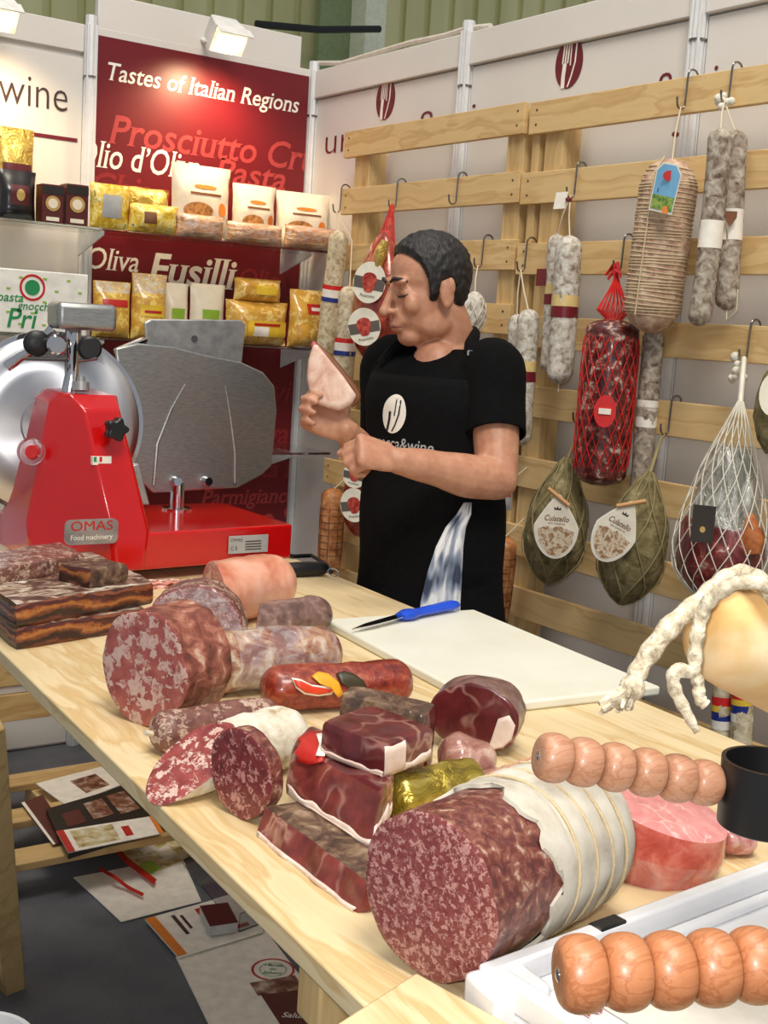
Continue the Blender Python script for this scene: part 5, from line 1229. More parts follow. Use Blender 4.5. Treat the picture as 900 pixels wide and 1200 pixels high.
ma = t.n('ShaderNodeMath', operation='MULTIPLY_ADD'); ma.inputs[1].default_value = .06; t.l(nn.outputs['Fac'], ma.inputs[0]); t.l(sp.outputs[2], ma.inputs[2])
md_ = t.n('ShaderNodeMath', operation='MODULO'); md_.inputs[1].default_value = .0405; t.l(ma.outputs[0], md_.inputs[0]); mm_ = t.n('ShaderNodeMath', operation='MULTIPLY'); mm_.inputs[1].default_value = 1/.0405; t.l(md_.outputs[0], mm_.inputs[0])
t.base(t.ramp(mm_.outputs[0], [(0, C(50, 22, 16)), (.14, C(120, 62, 34)), (.24, C(176, 112, 56)), (.33, C(150, 84, 40)), (.40, C(88, 34, 26)), (.58, C(62, 24, 20)), (.66, C(136, 74, 40)), (.74, C(110, 54, 32)), (.82, C(54, 24, 20)), (1, C(40, 20, 16))])); t.bump(nn.outputs['Fac'], .4, .006); K['bacon'] = t.m
K['bacon_top'] = mottled('salted_bacon_top', [(.3, C(46, 24, 20)), (.46, C(96, 58, 46)), (.55, C(170, 146, 124)), (.66, C(232, 226, 214))], 20, 6, .6, .1, .5, .005, .8, (1, 2.2, 1))
K['film'] = film('cling_film', (.95, .95, .97, 1), .16, .08, 30)
K['pinkfilm'] = mottled('shrink_wrapped_meat', [(.3, C(120, 70, 62)), (.5, C(168, 118, 104)), (.65, C(206, 176, 160)), (.75, C(236, 226, 218))], 30, 5, .22, .8, .6, .006, .8)
K['mould_w'] = mottled('chalky_mould', [(.28, C(170, 146, 112)), (.45, C(212, 202, 180)), (.7, C(232, 228, 216))], 45, 5, .85, 0, .5, .004, .4)
def yawv(deg): a = radians(deg); return V((sin(a), cos(a), 0))
def cutlog(name, label, cat, fpx, rpx, yaw, L, cas, face, group=None, ex=(1, 1), slant=(0, 0), z0=TZ, nz=.5, end=.5, taper=1.0, n=44, seed=0, ns=26, d2=None, sink=.0, pitch=0):
    p_, r = rest(fpx[0], fpx[1], rpx, z0); r /= ex[1]; p_ = AZ(fpx[0], fpx[1], z0+r*ex[1]-sink)
    d = yawv(yaw) if d2 is None else (AZ(d2[0], d2[1], z0+r*ex[1])-p_).normalized()
    if pitch: d = (d+V((0, 0, pitch))).normalized()
    if d2 is not None and L is None: L = (AZ(d2[0], d2[1], z0+r*ex[1])-p_).length
    dd, sd, u = frame(d); P = thing(name, label, cat, (p_.x, p_.y, z0), group)
    def pt(t_, rr, q, cl=True):
        c = p_+dd*(t_*L); off = sd*(cos(q)*ex[0]*rr)+u*(sin(q)*ex[1]*rr); v_ = c+off
        k = (rng_noise(v_, ns, seed)+.5*rng_noise(v_, ns*2.4, seed+2))*nz*.012; v_ = c+off*(1+k/max(r, .01)*.6)
        f_ = max(0, 1-t_*1.6)
        return v_+dd*((slant[0]*cos(q)*ex[0]+slant[1]*sin(q)*ex[1])*rr*f_)
    prof = [(0, 1.0), (.04, 1.0)]; e = min(.6, end*r/L); nb_ = 10
    for i in range(1, 9): prof.append((.04+(1-e-.04)*i/8, 1+(taper-1)*i/8))
    for i in range(1, nb_): a = pi/2*i/nb_; prof.append((1-e+e*sin(a), taper*max(.03, cos(a)**.8)))
    m = MB(); m.loft([[pt(t_, r*q_, 2*pi*j/n) for j in range(n)] for t_, q_ in prof], (False, True)); m.build('casing', cas, P)
    m = MB(); ed = [pt(0, r, 2*pi*j/n) for j in range(n)]; rings = [ed]; c0 = sum(ed, V((0, 0, 0)))/n
    for q_ in (.985, .9, .6, .3, .05): rings.append([c0+(v_-c0)*q_-dd*(.0012 if q_ < .98 else .0008)+dd*(.0012*rng_noise(v_*q_, 60, seed)) for v_ in ed])
    m.loft(rings, (False, True)); m.build('cut_face', face, P, True, 0, 60)
    P['r_'] = 0; del P['r_']
    return P, p_, dd, sd, u, r, L
def block(name, label, cat, f0, f1, depth, h, mats, z0=TZ, group=None, seed=0, nz=.006, round_=.25, lean=0, top_in=.0, h1=None, yawback=None, world=None, nx=22, ny=10, nzz=8, ns=26, dback=None):
    """soft-edged slab: front edge f0->f1 (pixels on z0), going back by depth. mats: front, top/back, left, right"""
    a = AZ(*f0, z0) if world is None else V((*world[0], z0)); b = AZ(*f1, z0) if world is None else V((*world[1], z0)); ax = b-a; L = ax.length; ax.normalize(); bk = V((-ax.y, ax.x, 0)) if dback is None else V(dback).normalized()
    if dback is None and bk.dot(FW) < 0: bk = -bk
    P = thing(name, label, cat, tuple((a+b)/2+bk*depth/2), group); h1 = h if h1 is None else h1
    def S(x, y, z):
        hh = h+(h1-h)*x; ins = top_in*z
        # rounding
        q = V((2*x-1, 2*y-1, 2*z-1)); 
        p_ = a+ax*(x*L)+bk*(y*depth+ins*(1-y)+lean*z)+V((0, 0, z*hh))
        c = a+ax*(L/2)+bk*(depth/2)+V((0, 0, hh/2)); e = [max(0, abs(k)-(1-round_))/round_ for k in q]; s_ = sum(k*k for k in e)
        if s_ > 1: 
            f_ = 1-(sqrt(s_)-1)*round_*.30; p_ = V((c.x+(p_.x-c.x)*f_, c.y+(p_.y-c.y)*f_, z0+max(0, (c.z-z0)+(p_.z-c.z)*f_) if z > .02 else p_.z))
        k = rng_noise(p_, ns, seed)+.6*rng_noise(p_, ns*2.3, seed+3); w_ = 1 if z > .05 else .3
        return p_+V((ax.x*.3-bk.x*.8, ax.y*.3-bk.y*.8, .5 if z > .05 else 0))*(k*nz*w_)
    parts = {'front': [], 'top': [], 'left': [], 'right': []}
    def grid(fn, nu, nv):
        return [fn(i/nu, j/nv) for j in range(nv+1) for i in range(nu+1)], [(j*(nu+1)+i, j*(nu+1)+i+1, (j+1)*(nu+1)+i+1, (j+1)*(nu+1)+i) for j in range(nv) for i in range(nu)]
    names = {'front': 'cut_face', 'top': 'rind', 'left': 'end_face', 'right': 'far_end_face'}
    m = MB(); m.add(*grid(lambda u_, v_: S(u_, 0, v_), nx, nzz)); m.build(names['front'], mats[0], P, True, 0, 60)
    m = MB(); m.add(*grid(lambda u_, v_: S(u_, v_, 1), nx, ny)); m.add(*grid(lambda u_, v_: S(u_, 1, 1-v_), nx, nzz)); m.add(*grid(lambda u_, v_: S(u_, v_, 0), 4, 4)); m.build(names['top'], mats[1], P, True, 0, 60)
    m = MB(); m.add(*grid(lambda u_, v_: S(0, u_, v_), ny, nzz)); m.build(names['left'], mats[2], P, True, 0, 60)
    m = MB(); m.add(*grid(lambda u_, v_: S(1, u_, v_), ny, nzz)); m.build(names['right'], mats[3], P, True, 0, 60)
    return P, a, b, bk, S
# --- bacon slabs
BA = [K['bacon'], K['bacon_top'], K['bacon'], K['bacon']]
g = 'slabs of smoked bacon stacked by the slicer'
block('smoked_bacon', 'bottom slab of smoked bacon in the stack beside the slicer', 'bacon', (18, 763), (172, 737), .34, .038, BA, group=g, seed=1, nz=.004, round_=.2, dback=(.05, 1, 0))
block('smoked_bacon', 'salt-whitened middle slab of smoked bacon on the stack', 'bacon', (17, 737), (182, 708), .33, .040, BA, TZ+.0375, g, 2, .005, .2, dback=(.02, 1, 0))
block('smoked_bacon', 'short piece of streaky bacon lying on top at the back of the stack', 'bacon', (-30, 690), (100, 668), .14, .030, [K['sal_skin'], K['sal_skin'], K['bacon'], K['bacon']], TZ+.077, g, 3, .005, .25, dback=(.02, 1, 0))
block('bacon_flap', 'dark folded end of bacon behind the salted slab', 'bacon', (104, 690), (150, 682), .08, .034, [K['bark'], K['bark'], K['bacon'], K['bacon']], TZ+.077, None, 4, .006, .4)
for k_, (x, y, rz, lb) in enumerate(((176, 690, .3, 'pink bacon rasher lying flat behind the bacon stack'), (196, 686, -.2, 'pink bacon rasher overlapping its twin near the slicer foot'))):
    c = AZ(x, y, TZ); P = thing('bacon_rasher', lb, 'bacon', tuple(c), 'bacon rashers'); Rz = Matrix.Rotation(rz, 3, 'Z')
    MB().add([c+Rz @ V((u_*.035, v_*.012+.004*sin(u_*5), .003+.005*k_+.002*sin(u_*9))) for v_ in (-1, 0, 1) for u_ in [i/8-1 for i in range(17)]], [(j*17+i, j*17+i+1, (j+1)*17+i+1, (j+1)*17+i) for j in range(2) for i in range(16)]).build('lean', K['mortadella'], P).modifiers.new('s', 'SOLIDIFY').thickness = .003
    MB().tube([c+Rz @ V(((i/8-1)*.035, .013+.004*sin((i/8-1)*5), .003+.005*k_)) for i in range(17)], .002, 6).build('fat_edge', K['fat'], P)
# --- brawn and its neighbours
cutlog('brawn_roll', 'thick roll of marbled brawn with its large cut face showing', 'brawn', (169, 783), 70, 70, .105, K['testa_c'], K['testa_f'], end=.25, nz=.7, seed=1)
P, p_, dd, sd, u, r, L = cutlog('coppa_roll', 'mould-whitened coppa lying behind the brawn roll', 'coppa', (252, 775), 36, 0, None, K['cap'], K['bres'], d2=(396, 766), end=.9, nz=.8, seed=2, sink=-.004)
MB().lathe(p_+dd*.02, p_+dd*(L-.02), [(0, r*1.04), (.5, r*1.06), (1, r*.95)], 28, (1, 1), caps=(False, False), nz=.008).build('film', K['film'], P)
P, p_, dd, sd, u, r, L = cutlog('wrapped_salami', 'film-wrapped salami half standing behind the brawn roll', 'salami', (228, 737), 52, 35, .085, K['sal_skin'], K['sal_f'], end=.4, seed=3, ex=(1.05, .95))
MB().poly([v_-dd*.004 for v_ in [p_+sd*(cos(2*pi*i/40)*r*1.0)+u*(sin(2*pi*i/40)*r*.92) for i in range(40)]], -dd, .0012).build('film', K['film'], P, True)
cutlog('cooked_ham', 'pale pink cooked ham with golden rind next to the slicer', 'ham', (250, 696), 38, 72, .20, K['hamrind'], K['mortadella'], end=1.0, seed=4, nz=.3, slant=(-.5, .0))
cutlog('bresaola', 'dark red bresaola stub with grey skin behind the coppa', 'bresaola', (304, 728), 22, 82, .155, K['bres_c'], K['bres'], end=1.0, seed=5, ex=(1.2, 1), slant=(-.9, 0))
# --- salamis in front
def whole(name, label, cat, p0, p1, rp0, rp1, mat, seed=0, z0=TZ, ex=(1.05, 1), nz=.6, bend=0, group=None, e=.8):
    a, r0 = rest(p0[0], p0[1], rp0, z0); b, r1 = rest(p1[0], p1[1], rp1, z0); P = thing(name, label, cat, (a.x, a.y, z0), group); L = (b-a).length
    q = e*r0/L; prof = []
    for i in range(9): a_ = pi/2*i/8; prof.append((q*(1-cos(a_)), max(.004, r0*sin(a_)**.8)))
    for i in range(1, 8): prof.append((q+(1-2*q)*i/8, r0+(r1-r0)*i/8))
    for i in range(9): a_ = pi/2*(1-i/8); prof.append((1-q*(1-cos(a_)), max(.004, r1*sin(a_)**.8)))
    MB().lathe(a, b, prof, 36, ex, (0, 0, 1), nz*.012, 28, seed=seed, bend=0).build('casing', mat, P); return P, a, b, r0
P, a, b, r = whole('soft_salami', 'brown speckled salami lying below the brawn roll', 'salami', (179, 860), (322, 836), 26, 22, K['sal_skin'], 6, nz=.4)
string(P, [a-(b-a).normalized()*.0, a-(b-a).normalized()*.012+V((0, 0, .004))], .004, 'tied_end')
P, a, b, r = whole('chili_salami', 'brick-red chili salami with chili pepper stickers', 'salami', (306, 808), (480, 798), 27, 26, K['nduja'], 7, ex=(1.1, 1), group=None)
def sticker(P, px, pts, mat, name, D):
    c = AD(px[0], px[1], D); n = (-FW*.8+V((0, 0, .6))).normalized(); ux_ = (RT-n*RT.dot(n)).normalized(); uy_ = n.cross(ux_); k = D/F
    MB().poly([c+ux_*(x*k)+uy_*(y*k) for x, y in pts], n, .0012).build(name, mat, P, False); return c, ux_, uy_, n, k
def hit_parts(P):
    vs, fs = [], []
    for o in P.children:
        if o.type != 'MESH' or o.name.startswith(('film', 'net')): continue
        k = len(vs); vs += [v.co+P.location for v in o.data.vertices]; fs += [tuple(i+k for i in p.vertices) for p in o.data.polygons]
    return BVHTree.FromPolygons(vs, fs)
def decal(P, outline, mat, name, lift=.002):
    """paper sticker laid on the thing: outline in pixels, dropped onto its surface and given its thickness"""
    BVp = hit_parts(P); cx = sum(p[0] for p in outline)/len(outline); cy = sum(p[1] for p in outline)/len(outline); rings = []
    pts = []; n = len(outline); fb = None
    for q in (0, .35, .7, 1.0):
        for x, y in (outline if q else [(0, 0)]):
            xx, yy = (cx+(x-cx)*q, cy+(y-cy)*q) if q else (cx, cy)
            loc, nr, _, _ = BVp.ray_cast(CAM, ray(xx, yy).normalized())
            if loc is None: loc, nr, _, _ = BVp.find_nearest(AD(xx, yy, DEP(P.location)-.03))
            if nr.dot(FW) > 0: nr = -nr
            pts.append(loc+nr*lift)
    fs = [(0, 1+i, 1+(i+1) % n) for i in range(n)]
    for k in range(2): fs += [(1+k*n+i, 1+(k+1)*n+i, 1+(k+1)*n+(i+1) % n, 1+k*n+(i+1) % n) for i in range(n)]
    m = MB(); m.add(pts, fs); o = m.build(name, mat, P, True, 0, 60); sd_ = o.modifiers.new('s', 'SOLIDIFY'); sd_.thickness = .0012; sd_.offset = 1; return o
K['chili_r'] = plain('chili_red_print', C(226, 70, 40), .35); K['chili_y'] = plain('chili_yellow_print', C(236, 170, 40), .35); K['chili_k'] = plain('dark_green_print', C(60, 50, 24), .35)
decal(P, [(341, 795), (352, 797), (364, 803), (378, 804), (392, 806), (388, 813), (372, 815), (356, 813), (346, 806)], K['white_print'], 'sticker_rim')
decal(P, [(343, 797), (353, 799), (365, 805), (378, 806), (389, 807), (386, 811), (372, 813), (357, 811), (347, 805)], K['chili_r'], 'chili_sticker', .0035)
decal(P, [(364, 794), (372, 789), (384, 791), (396, 800), (402, 812), (396, 816), (386, 806), (374, 802)], K['chili_y'], 'chili_sticker', .003)
decal(P, [(393, 791), (402, 788), (414, 791), (426, 799), (430, 808), (424, 812), (410, 808), (398, 800)], K['chili_k'], 'chili_sticker', .003)
cutlog('white_salami', 'white-moulded salami with a long slanted cut', 'salami', (224, 893), 39, 0, None, K['mould_w'], K['sal_c'], d2=(350, 858), end=.8, seed=8, slant=(.25, 1.35), nz=.5)
cutlog('dark_salami', 'dark red salami stub with an upright round cut', 'salami', (281, 907), 54, 78, .034, K['peeled'], K['sal_d'], end=.4, seed=9, nz=.5)
# --- stacked speck and prosciutto blocks
def strip(P, S, name, mat, u0, u1, v0, v1, side='front', wob=.05, lift=.0016, nu=24, nv=5, seed=0):
    """layer of fat lying proud on a face of a block"""
    pts = []
    for j in range(nv+1):
        for i in range(nu+1):
            x = u0+(u1-u0)*i/nu; k = rng_noise((x*6, seed, 0), 1, seed)*wob*2; y = v0+(v1+k-v0)*j/nv
            p_ = S(x, 0, y) if side == 'front' else S(1, x, y); q_ = S(x, .1, y) if side == 'front' else S(.9, x, y)
            pts.append(p_+(p_-q_).normalized()*(lift*(1 if 0 < j < nv else .2)))
    m = MB(); m.add(pts, [(j*(nu+1)+i, j*(nu+1)+i+1, (j+1)*(nu+1)+i+1, (j+1)*(nu+1)+i) for j in range(nv) for i in range(nu)]); o = m.build(name, mat, P, True, 0, 60); sd_ = o.modifiers.new('s', 'SOLIDIFY'); sd_.thickness = .002; return o
P, a, b, bk, S = block('speck_block', 'bottom block of speck with dark bark lying at the table edge', 'speck', (296, 976), (420, 1074), .075, .030, [K['pros'], K['bark'], K['fat'], K['pros']], seed=11, nz=.006, round_=.3, top_in=.012)
strip(P, S, 'fat_edge', K['fat'], .02, .98, .0, .10, wob=.03, seed=3)
P, a, b, bk, S = block('speck_block', 'middle speck block with fat streaks under a red and white sticker', 'speck', None, None, .115, .050, [K['pros'], K['pros_d'], K['pros'], K['pros']], TZ+.029, seed=12, nz=.010, round_=.4, top_in=.03, h1=.052, ns=16, dback=(.73, .69, 0), world=((.704, 1.160), (.706, .978)))
strip(P, S, 'fat_edge', K['fat'], .02, .99, .0, .16, seed=4); strip(P, S, 'fat_edge', K['fat'], .01, .8, .0, .42, 'right', .08, seed=5)
decal(P, [(341, 884), (349, 868), (362, 859), (378, 860), (383, 876), (381, 894), (364, 897), (348, 893)], K['redlabel'], 'red_sticker')
decal(P, [(370, 864), (377, 863), (381, 876), (380, 890), (372, 888), (374, 876)], K['white_print'], 'white_sticker', .0034)
block('speck_block', 'grey-barked prosciutto wedge behind the top block', 'prosciutto', None, None, .05, .098, [K['bark'], K['bark'], K['bark'], K['pros_d']], TZ, seed=13, nz=.006, round_=.4, h1=.088, world=((.850, 1.272), (.928, 1.182)))
P, a, b, bk, S = block('prosciutto_block', 'deep red prosciutto block with thick white fat on top of the pile', 'prosciutto', (373, 884), (449, 914), .095, .040, [K['pros_d'], K['pros_d'], K['pros_d'], K['pros_d']], TZ+.079, seed=14, nz=.007, round_=.4, h1=.038, ns=16, dback=(.95, .30, 0))
strip(P, S, 'fat_edge', K['fat'], .01, 1.0, .0, .20, seed=6); strip(P, S, 'fat_side', K['fat'], .0, .40, .0, .95, 'right', .04, seed=7); strip(P, S, 'fat_edge', K['fat'], .4, .98, .0, .30, 'right', seed=8)
# --- gold foil, shrink packs, coppa half
P, a, b, r = whole('gold_foil_log', 'cured roll wrapped in crinkled gold foil', 'cured roll', (455, 937), (558, 912), 29, 27, K['goldfoil2'] if 'goldfoil2' in K else mottled('olive_gold_foil', [(.3, C(120, 100, 24)), (.5, C(176, 152, 52)), (.7, C(226, 208, 120))], 26, 4, .25, .4, .9, .01, 1.2, (1, 1, 1), .6), 15, nz=.8, e=.7, z0=TZ+.012)
whole('shrink_packed_meat', 'shrink-packed meat behind the gold foil log', 'cured meat', (514, 884), (580, 890), 28, 22, K['pinkfilm'], 16, ex=(1.3, 1), nz=.8)
whole('shrink_packed_meat', 'flat shrink-packed meat pointing at the beaded handle', 'cured meat', (556, 919), (634, 909), 13, 10, K['pinkfilm'], 17, ex=(1.8, 1), nz=1.0)
P, p_, dd, sd, u, r, L = cutlog('coppa_half', 'deep red coppa half with pale fat corner beside the cutting board', 'coppa', (556, 842), 42, 52, .075, K['bres_c'], K['pros_d'], end=.5, seed=18, ex=(1.3, 1), nz=.6)
decal(P, [(584, 842), (597, 838), (604, 850), (600, 866), (588, 879), (570, 880), (576, 866)], K['fat'], 'fat_corner', .0015)
# --- the big salami
P, p_, dd, sd, u, r, L = cutlog('giant_salami', 'giant white-cased salami with string rings and fine red cut face', 'salami', (502, 1050), 99, 76, .255, K['peeled'], K['sal_f'], end=.55, seed=19, nz=.4, n=64, sink=-.005)
prof = [(.33, r*1.0), (.335, r*1.045)]+[(.34+.42*i/20, r*1.06) for i in range(1, 21)]
for i in range(1, 12): a_ = pi/2*i/11; prof.append((.76+.255*sin(a_), r*1.06*max(.04, cos(a_)**.55)))
m = MB(); rings = []
for i, (t_, rr) in enumerate(prof):
    rg_ = []
    for j in range(64):
        q = 2*pi*j/64; c = p_+dd*(t_*L); jag = (.006*sin(q*9)+.005*sin(q*4+1)+.004*sin(q*17)) if t_ < .36 else 0
        groove = -.003*max(0, 1-min(abs(t_-g_) for g_ in (.47, .58, .69, .80))/.02) if t_ > .36 else 0
        v_ = c+dd*jag+(sd*cos(q)+u*sin(q))*(rr+groove); v_ += (v_-c).normalized()*(.0025*rng_noise(v_, 40, 5)); rg_.append(v_)
    rings.append(rg_)
m.loft(rings, (False, True)); m.build('white_casing', K['whitecase'], P)
for k_, t_ in enumerate((.47, .58, .69, .80)):
    rr = r*1.045 if t_ < .76 else r*1.045*cos(math.asin(min(1, (t_-.76)/.255)))**.55
    MB().tube([p_+dd*(t_*L+.003*sin(q*2+k_))+(sd*cos(q)+u*sin(q))*(rr*1.003) for q in [2*pi*i/48 for i in range(49)]], .0018, 6).build('string_ring', K['twine'], P)
    q = -2.0+.15*k_; MB().ball(p_+dd*(t_*L)+(sd*cos(pi-.35)+u*sin(-.35))*(rr*1.0), .005, 8, 6).build('string_knot', K['twine'], P)
MB().tube([p_+dd*(t_*L)+(sd*cos(2.0)+u*sin(2.0))*(r*1.062) for t_ in (.48, .58, .69, .79)], .0013, 6).build('cross_string', plain('rust_string', C(190, 140, 110), .8), P)
# --- halved cooked ham standing upright
c0 = AZ(768, 1022, TZ); kk_ = DEP(c0)/F; rx = 76*kk_; hh = .074
P = thing('cooked_ham_half', 'halved cooked ham standing with its pink cut face up', 'ham', tuple(c0))
dd = V((RT.x, RT.y, 0)).normalized(); de = V((-dd.y, dd.x, 0)); rings = []; n = 48
def hr(t_, j):
    q = 2*pi*j/n; s_ = (.80+.22*sin(min(1, t_*1.6)*pi/2)); top_tilt = (-.10*cos(q)-.12*sin(q)*-1)*t_*.10
    flat = 1 if sin(q) < .3 else 1-.12*(sin(q)-.3)
    v_ = c0+dd*(rx*s_*cos(q))+de*(rx*.80*s_*sin(q)*flat)+V((0, 0, t_*hh+(-.018*cos(q)+.010*sin(q))*t_)); k = rng_noise(v_, 30, 9); return v_+(v_-c0)*(k*.05*(1 if t_ < .98 else .3))
MB().loft([[hr(t_, j) for j in range(n)] for t_ in (0, .05, .15, .3, .45, .6, .75, .9, 1.0)], (True, False)).build('rind', mottled('glossy_pink_rind', [(.3, C(166, 54, 46)), (.5, C(202, 92, 80)), (.7, C(226, 146, 128))], 28, 4, .25, .7, .4, .004, .5), P)
ed = [hr(1.0, j) for j in range(n)]; cc = sum(ed, V((0, 0, 0)))/n
MB().loft([ed]+[[cc+(v_-cc)*q_+V((0, 0, .002 if q_ < .96 else .001)) for v_ in ed] for q_ in (.96, .6, .3, .04)], (False, True)).build('cut_face', veins('pink_ham_cut', C(206, 124, 122), C(224, 154, 148), C(240, 206, 196), 30, .05, .35, .3), P)
MB().loft([[c0+(hr(t_, j)-c0)*1.035+V((0, 0, .0)) for j in range(n)] for t_ in (.0, .12, .25, .38, .48)], (False, False)).build('film', K['film'], P)
whole('wrapped_slices', 'film-wrapped pink slices beside the black cup', 'cured meat', (838, 985), (884, 985), 18, 14, mottled('pink_slices_in_film', [(.3, C(140, 60, 62)), (.5, C(186, 110, 108)), (.7, C(230, 200, 194))], 36, 5, .25, .8, .6, .006, .8), 20, ex=(1.2, .8), nz=1.2)
whole('wrapped_slices', 'film-wrapped pale scraps behind the giant salami', 'cured meat', (660, 930), (712, 940), 12, 12, K['pinkfilm'], 21, ex=(1.6, .8), nz=1.2)
# ============================================================ board, knife, sharpening steel
zc_ = TZ+.016; cb = [AZ(388, 738, zc_), AZ(604, 833, zc_), AZ(742, 799, zc_), AZ(545, 703, zc_)]
c_ = sum(cb, V((0, 0, 0)))/4
ax_ = (((cb[0]-cb[1]).normalized()+(cb[3]-cb[2]).normalized())/2).normalized(); bx_ = V((ax_.y, -ax_.x, 0)); La = max(abs((v_-c_).dot(ax_)) for v_ in cb); Lb = max(abs((v_-c_).dot(bx_)) for v_ in cb)
La = sum(abs((v_-c_).dot(ax_)) for v_ in cb)/4; Lb = sum(abs((v_-c_).dot(bx_)) for v_ in cb)/4
Rc = Matrix((bx_, ax_, V((0, 0, 1)))).transposed()
K['poly'] = mottled('white_polythene', [(.3, C(226, 224, 206)), (.7, C(236, 234, 220))], 6, 3, .4, 0, .03, .001)
tag(MB().box((c_.x, c_.y, TZ+.008), (2*Lb, 2*La, .016), Rc).build('cutting_board', K['poly'], None, True, .004, loc=(c_.x, c_.y, TZ)), 'white plastic cutting board under the blue knife', 'cutting board')
zk = zc_; KN = thing('knife', 'boning knife with blue plastic handle on the cutting board', 'knife', tuple(AZ(475, 720, zk)))
a = AZ(413, 737, zk+.008); b = AZ(470, 722, zk+.010); c = AZ(534, 708, zk+.012); d_k = (b-a).normalized(); s_k = V((-d_k.y, d_k.x, 0))
MB().loft([[a+s_k*-.001+V((0, 0, -.002)), a+s_k*.001+V((0, 0, -.002)), a+s_k*.001, a-s_k*.001], [a.lerp(b, .3)-s_k*.009, a.lerp(b, .3)+s_k*.006, a.lerp(b, .3)+s_k*.006+V((0, 0, .002)), a.lerp(b, .3)-s_k*.009+V((0, 0, .001))], [b-s_k*.010, b+s_k*.009, b+s_k*.009+V((0, 0, .0025)), b-s_k*.010+V((0, 0, .001))]]).build('blade', K['chrome'], KN, True, 0, 30)
K['bluep'] = plain('blue_plastic', C(16, 76, 206), .35, 0, .2)
p2, r2 = smooth_chain([b-d_k*.004, b.lerp(c, .12), b.lerp(c, .3), b.lerp(c, .6), b.lerp(c, .88), c], [.012, .018, .013, .014, .016, .011], 6)
rings = [[q+s_k*(rr*cos(2*pi*j/14))+V((0, 0, rr*.62*sin(2*pi*j/14))) for j in range(14)] for q, rr in zip(p2, r2)]
MB().loft(rings).build('handle', K['bluep'], KN)
ST = thing('sharpening_steel', 'butcher\'s sharpening steel with black handle in front of the slicer', 'sharpening steel', tuple(AZ(350, 670, TZ)))
zz_ = TZ+.017; a = AZ(320, 668, zz_); b = AZ(383, 666, zz_); t0_ = AZ(210, 680, zz_)
MB().tube(*smooth_chain([a, a.lerp(b, .15), a.lerp(b, .5), a.lerp(b, .85), b], [.012, .014, .017, .016, .011], 6), 16).build('handle', K['black'], ST)
MB().tube([AZ(302, 669, zz_), a], [.010, .016], 12).build('guard', plain('green_plastic', C(20, 110, 76), .4), ST)
MB().tube([t0_-V((0, 0, .011)), AZ(303, 669, zz_)], [.003, .006], 12).build('rod', K['steel'], ST)
rc = AZ(391, 671, TZ+.012); MB().tube([rc+(b-a).normalized()*(.013*cos(2*pi*i/20))+V((0, 0, .008*sin(2*pi*i/20)))+s_k*(.006*sin(2*pi*i/20)) for i in range(21)], .0016, 6).build('ring', K['chrome'], ST)
# ============================================================ ham stand in the foreground
K['hstand'] = plain('white_lacquer', C(236, 236, 238), .3, 0, .3, var=.02)
K['beech'] = wood('turned_beech', C(190, 140, 110), C(172, 118, 88), 0, 6.0, C(170, 106, 70), .42, .12)
K['beech2'] = wood('turned_beech_orange', C(178, 116, 76), C(158, 94, 56), 0, 6.0, C(156, 86, 48), .42, .12)
HS = thing('ham_stand', 'white ham stand with beaded wooden screw handles and black clamp cup', 'ham stand', tuple(AZ(760, 1120, TZ)))
zr = TZ+.045
q0 = AZ(560, 1130, zr); q1 = AZ(905, 1006, zr); ex_ = (q1-q0).normalized(); ey_ = V((ex_.y, -ex_.x, 0)); 
if ey_.dot(FW) > 0: ey_ = -ey_
Lx = (q1-q0).length+.22; Ly = .24
Rs = Matrix((ex_, ey_, V((0, 0, 1)))).transposed()
def sp_(x, y, z=0): return V((q0.x, q0.y, 0))+ex_*x+ey_*y+V((0, 0, z))
MB().box(sp_(Lx/2, Ly/2, TZ+.011), (Lx, Ly, .022), Rs).build('base', K['hstand'], HS, True, .004)
MB().box(sp_(Lx/2, .008, TZ+.034), (Lx, .016, .024), Rs).build('rim', K['hstand'], HS, True, .003)
MB().box(sp_(Lx/2, .030, TZ+.026), (Lx-.03, .012, .010), Rs).build('inner_rail', K['hstand'], HS, True, .003)
MB().box(sp_(.008, Ly/2, TZ+.034), (.016, Ly-.034, .024), Rs).build('rim', K['hstand'], HS, True, .003)
MB().box(sp_(.014, .022, TZ+.020), (.056, .05, .040), Rs @ Matrix.Rotation(.12, 3, 'Z')).build('corner_block', K['hstand'], HS, True, .006)
c = AZ(712, 1082, zr); MB().box((c.x, c.y, zr-.004), (.036, .016, .012), Rs).build('black_clip', K['black'], HS, True, .002)
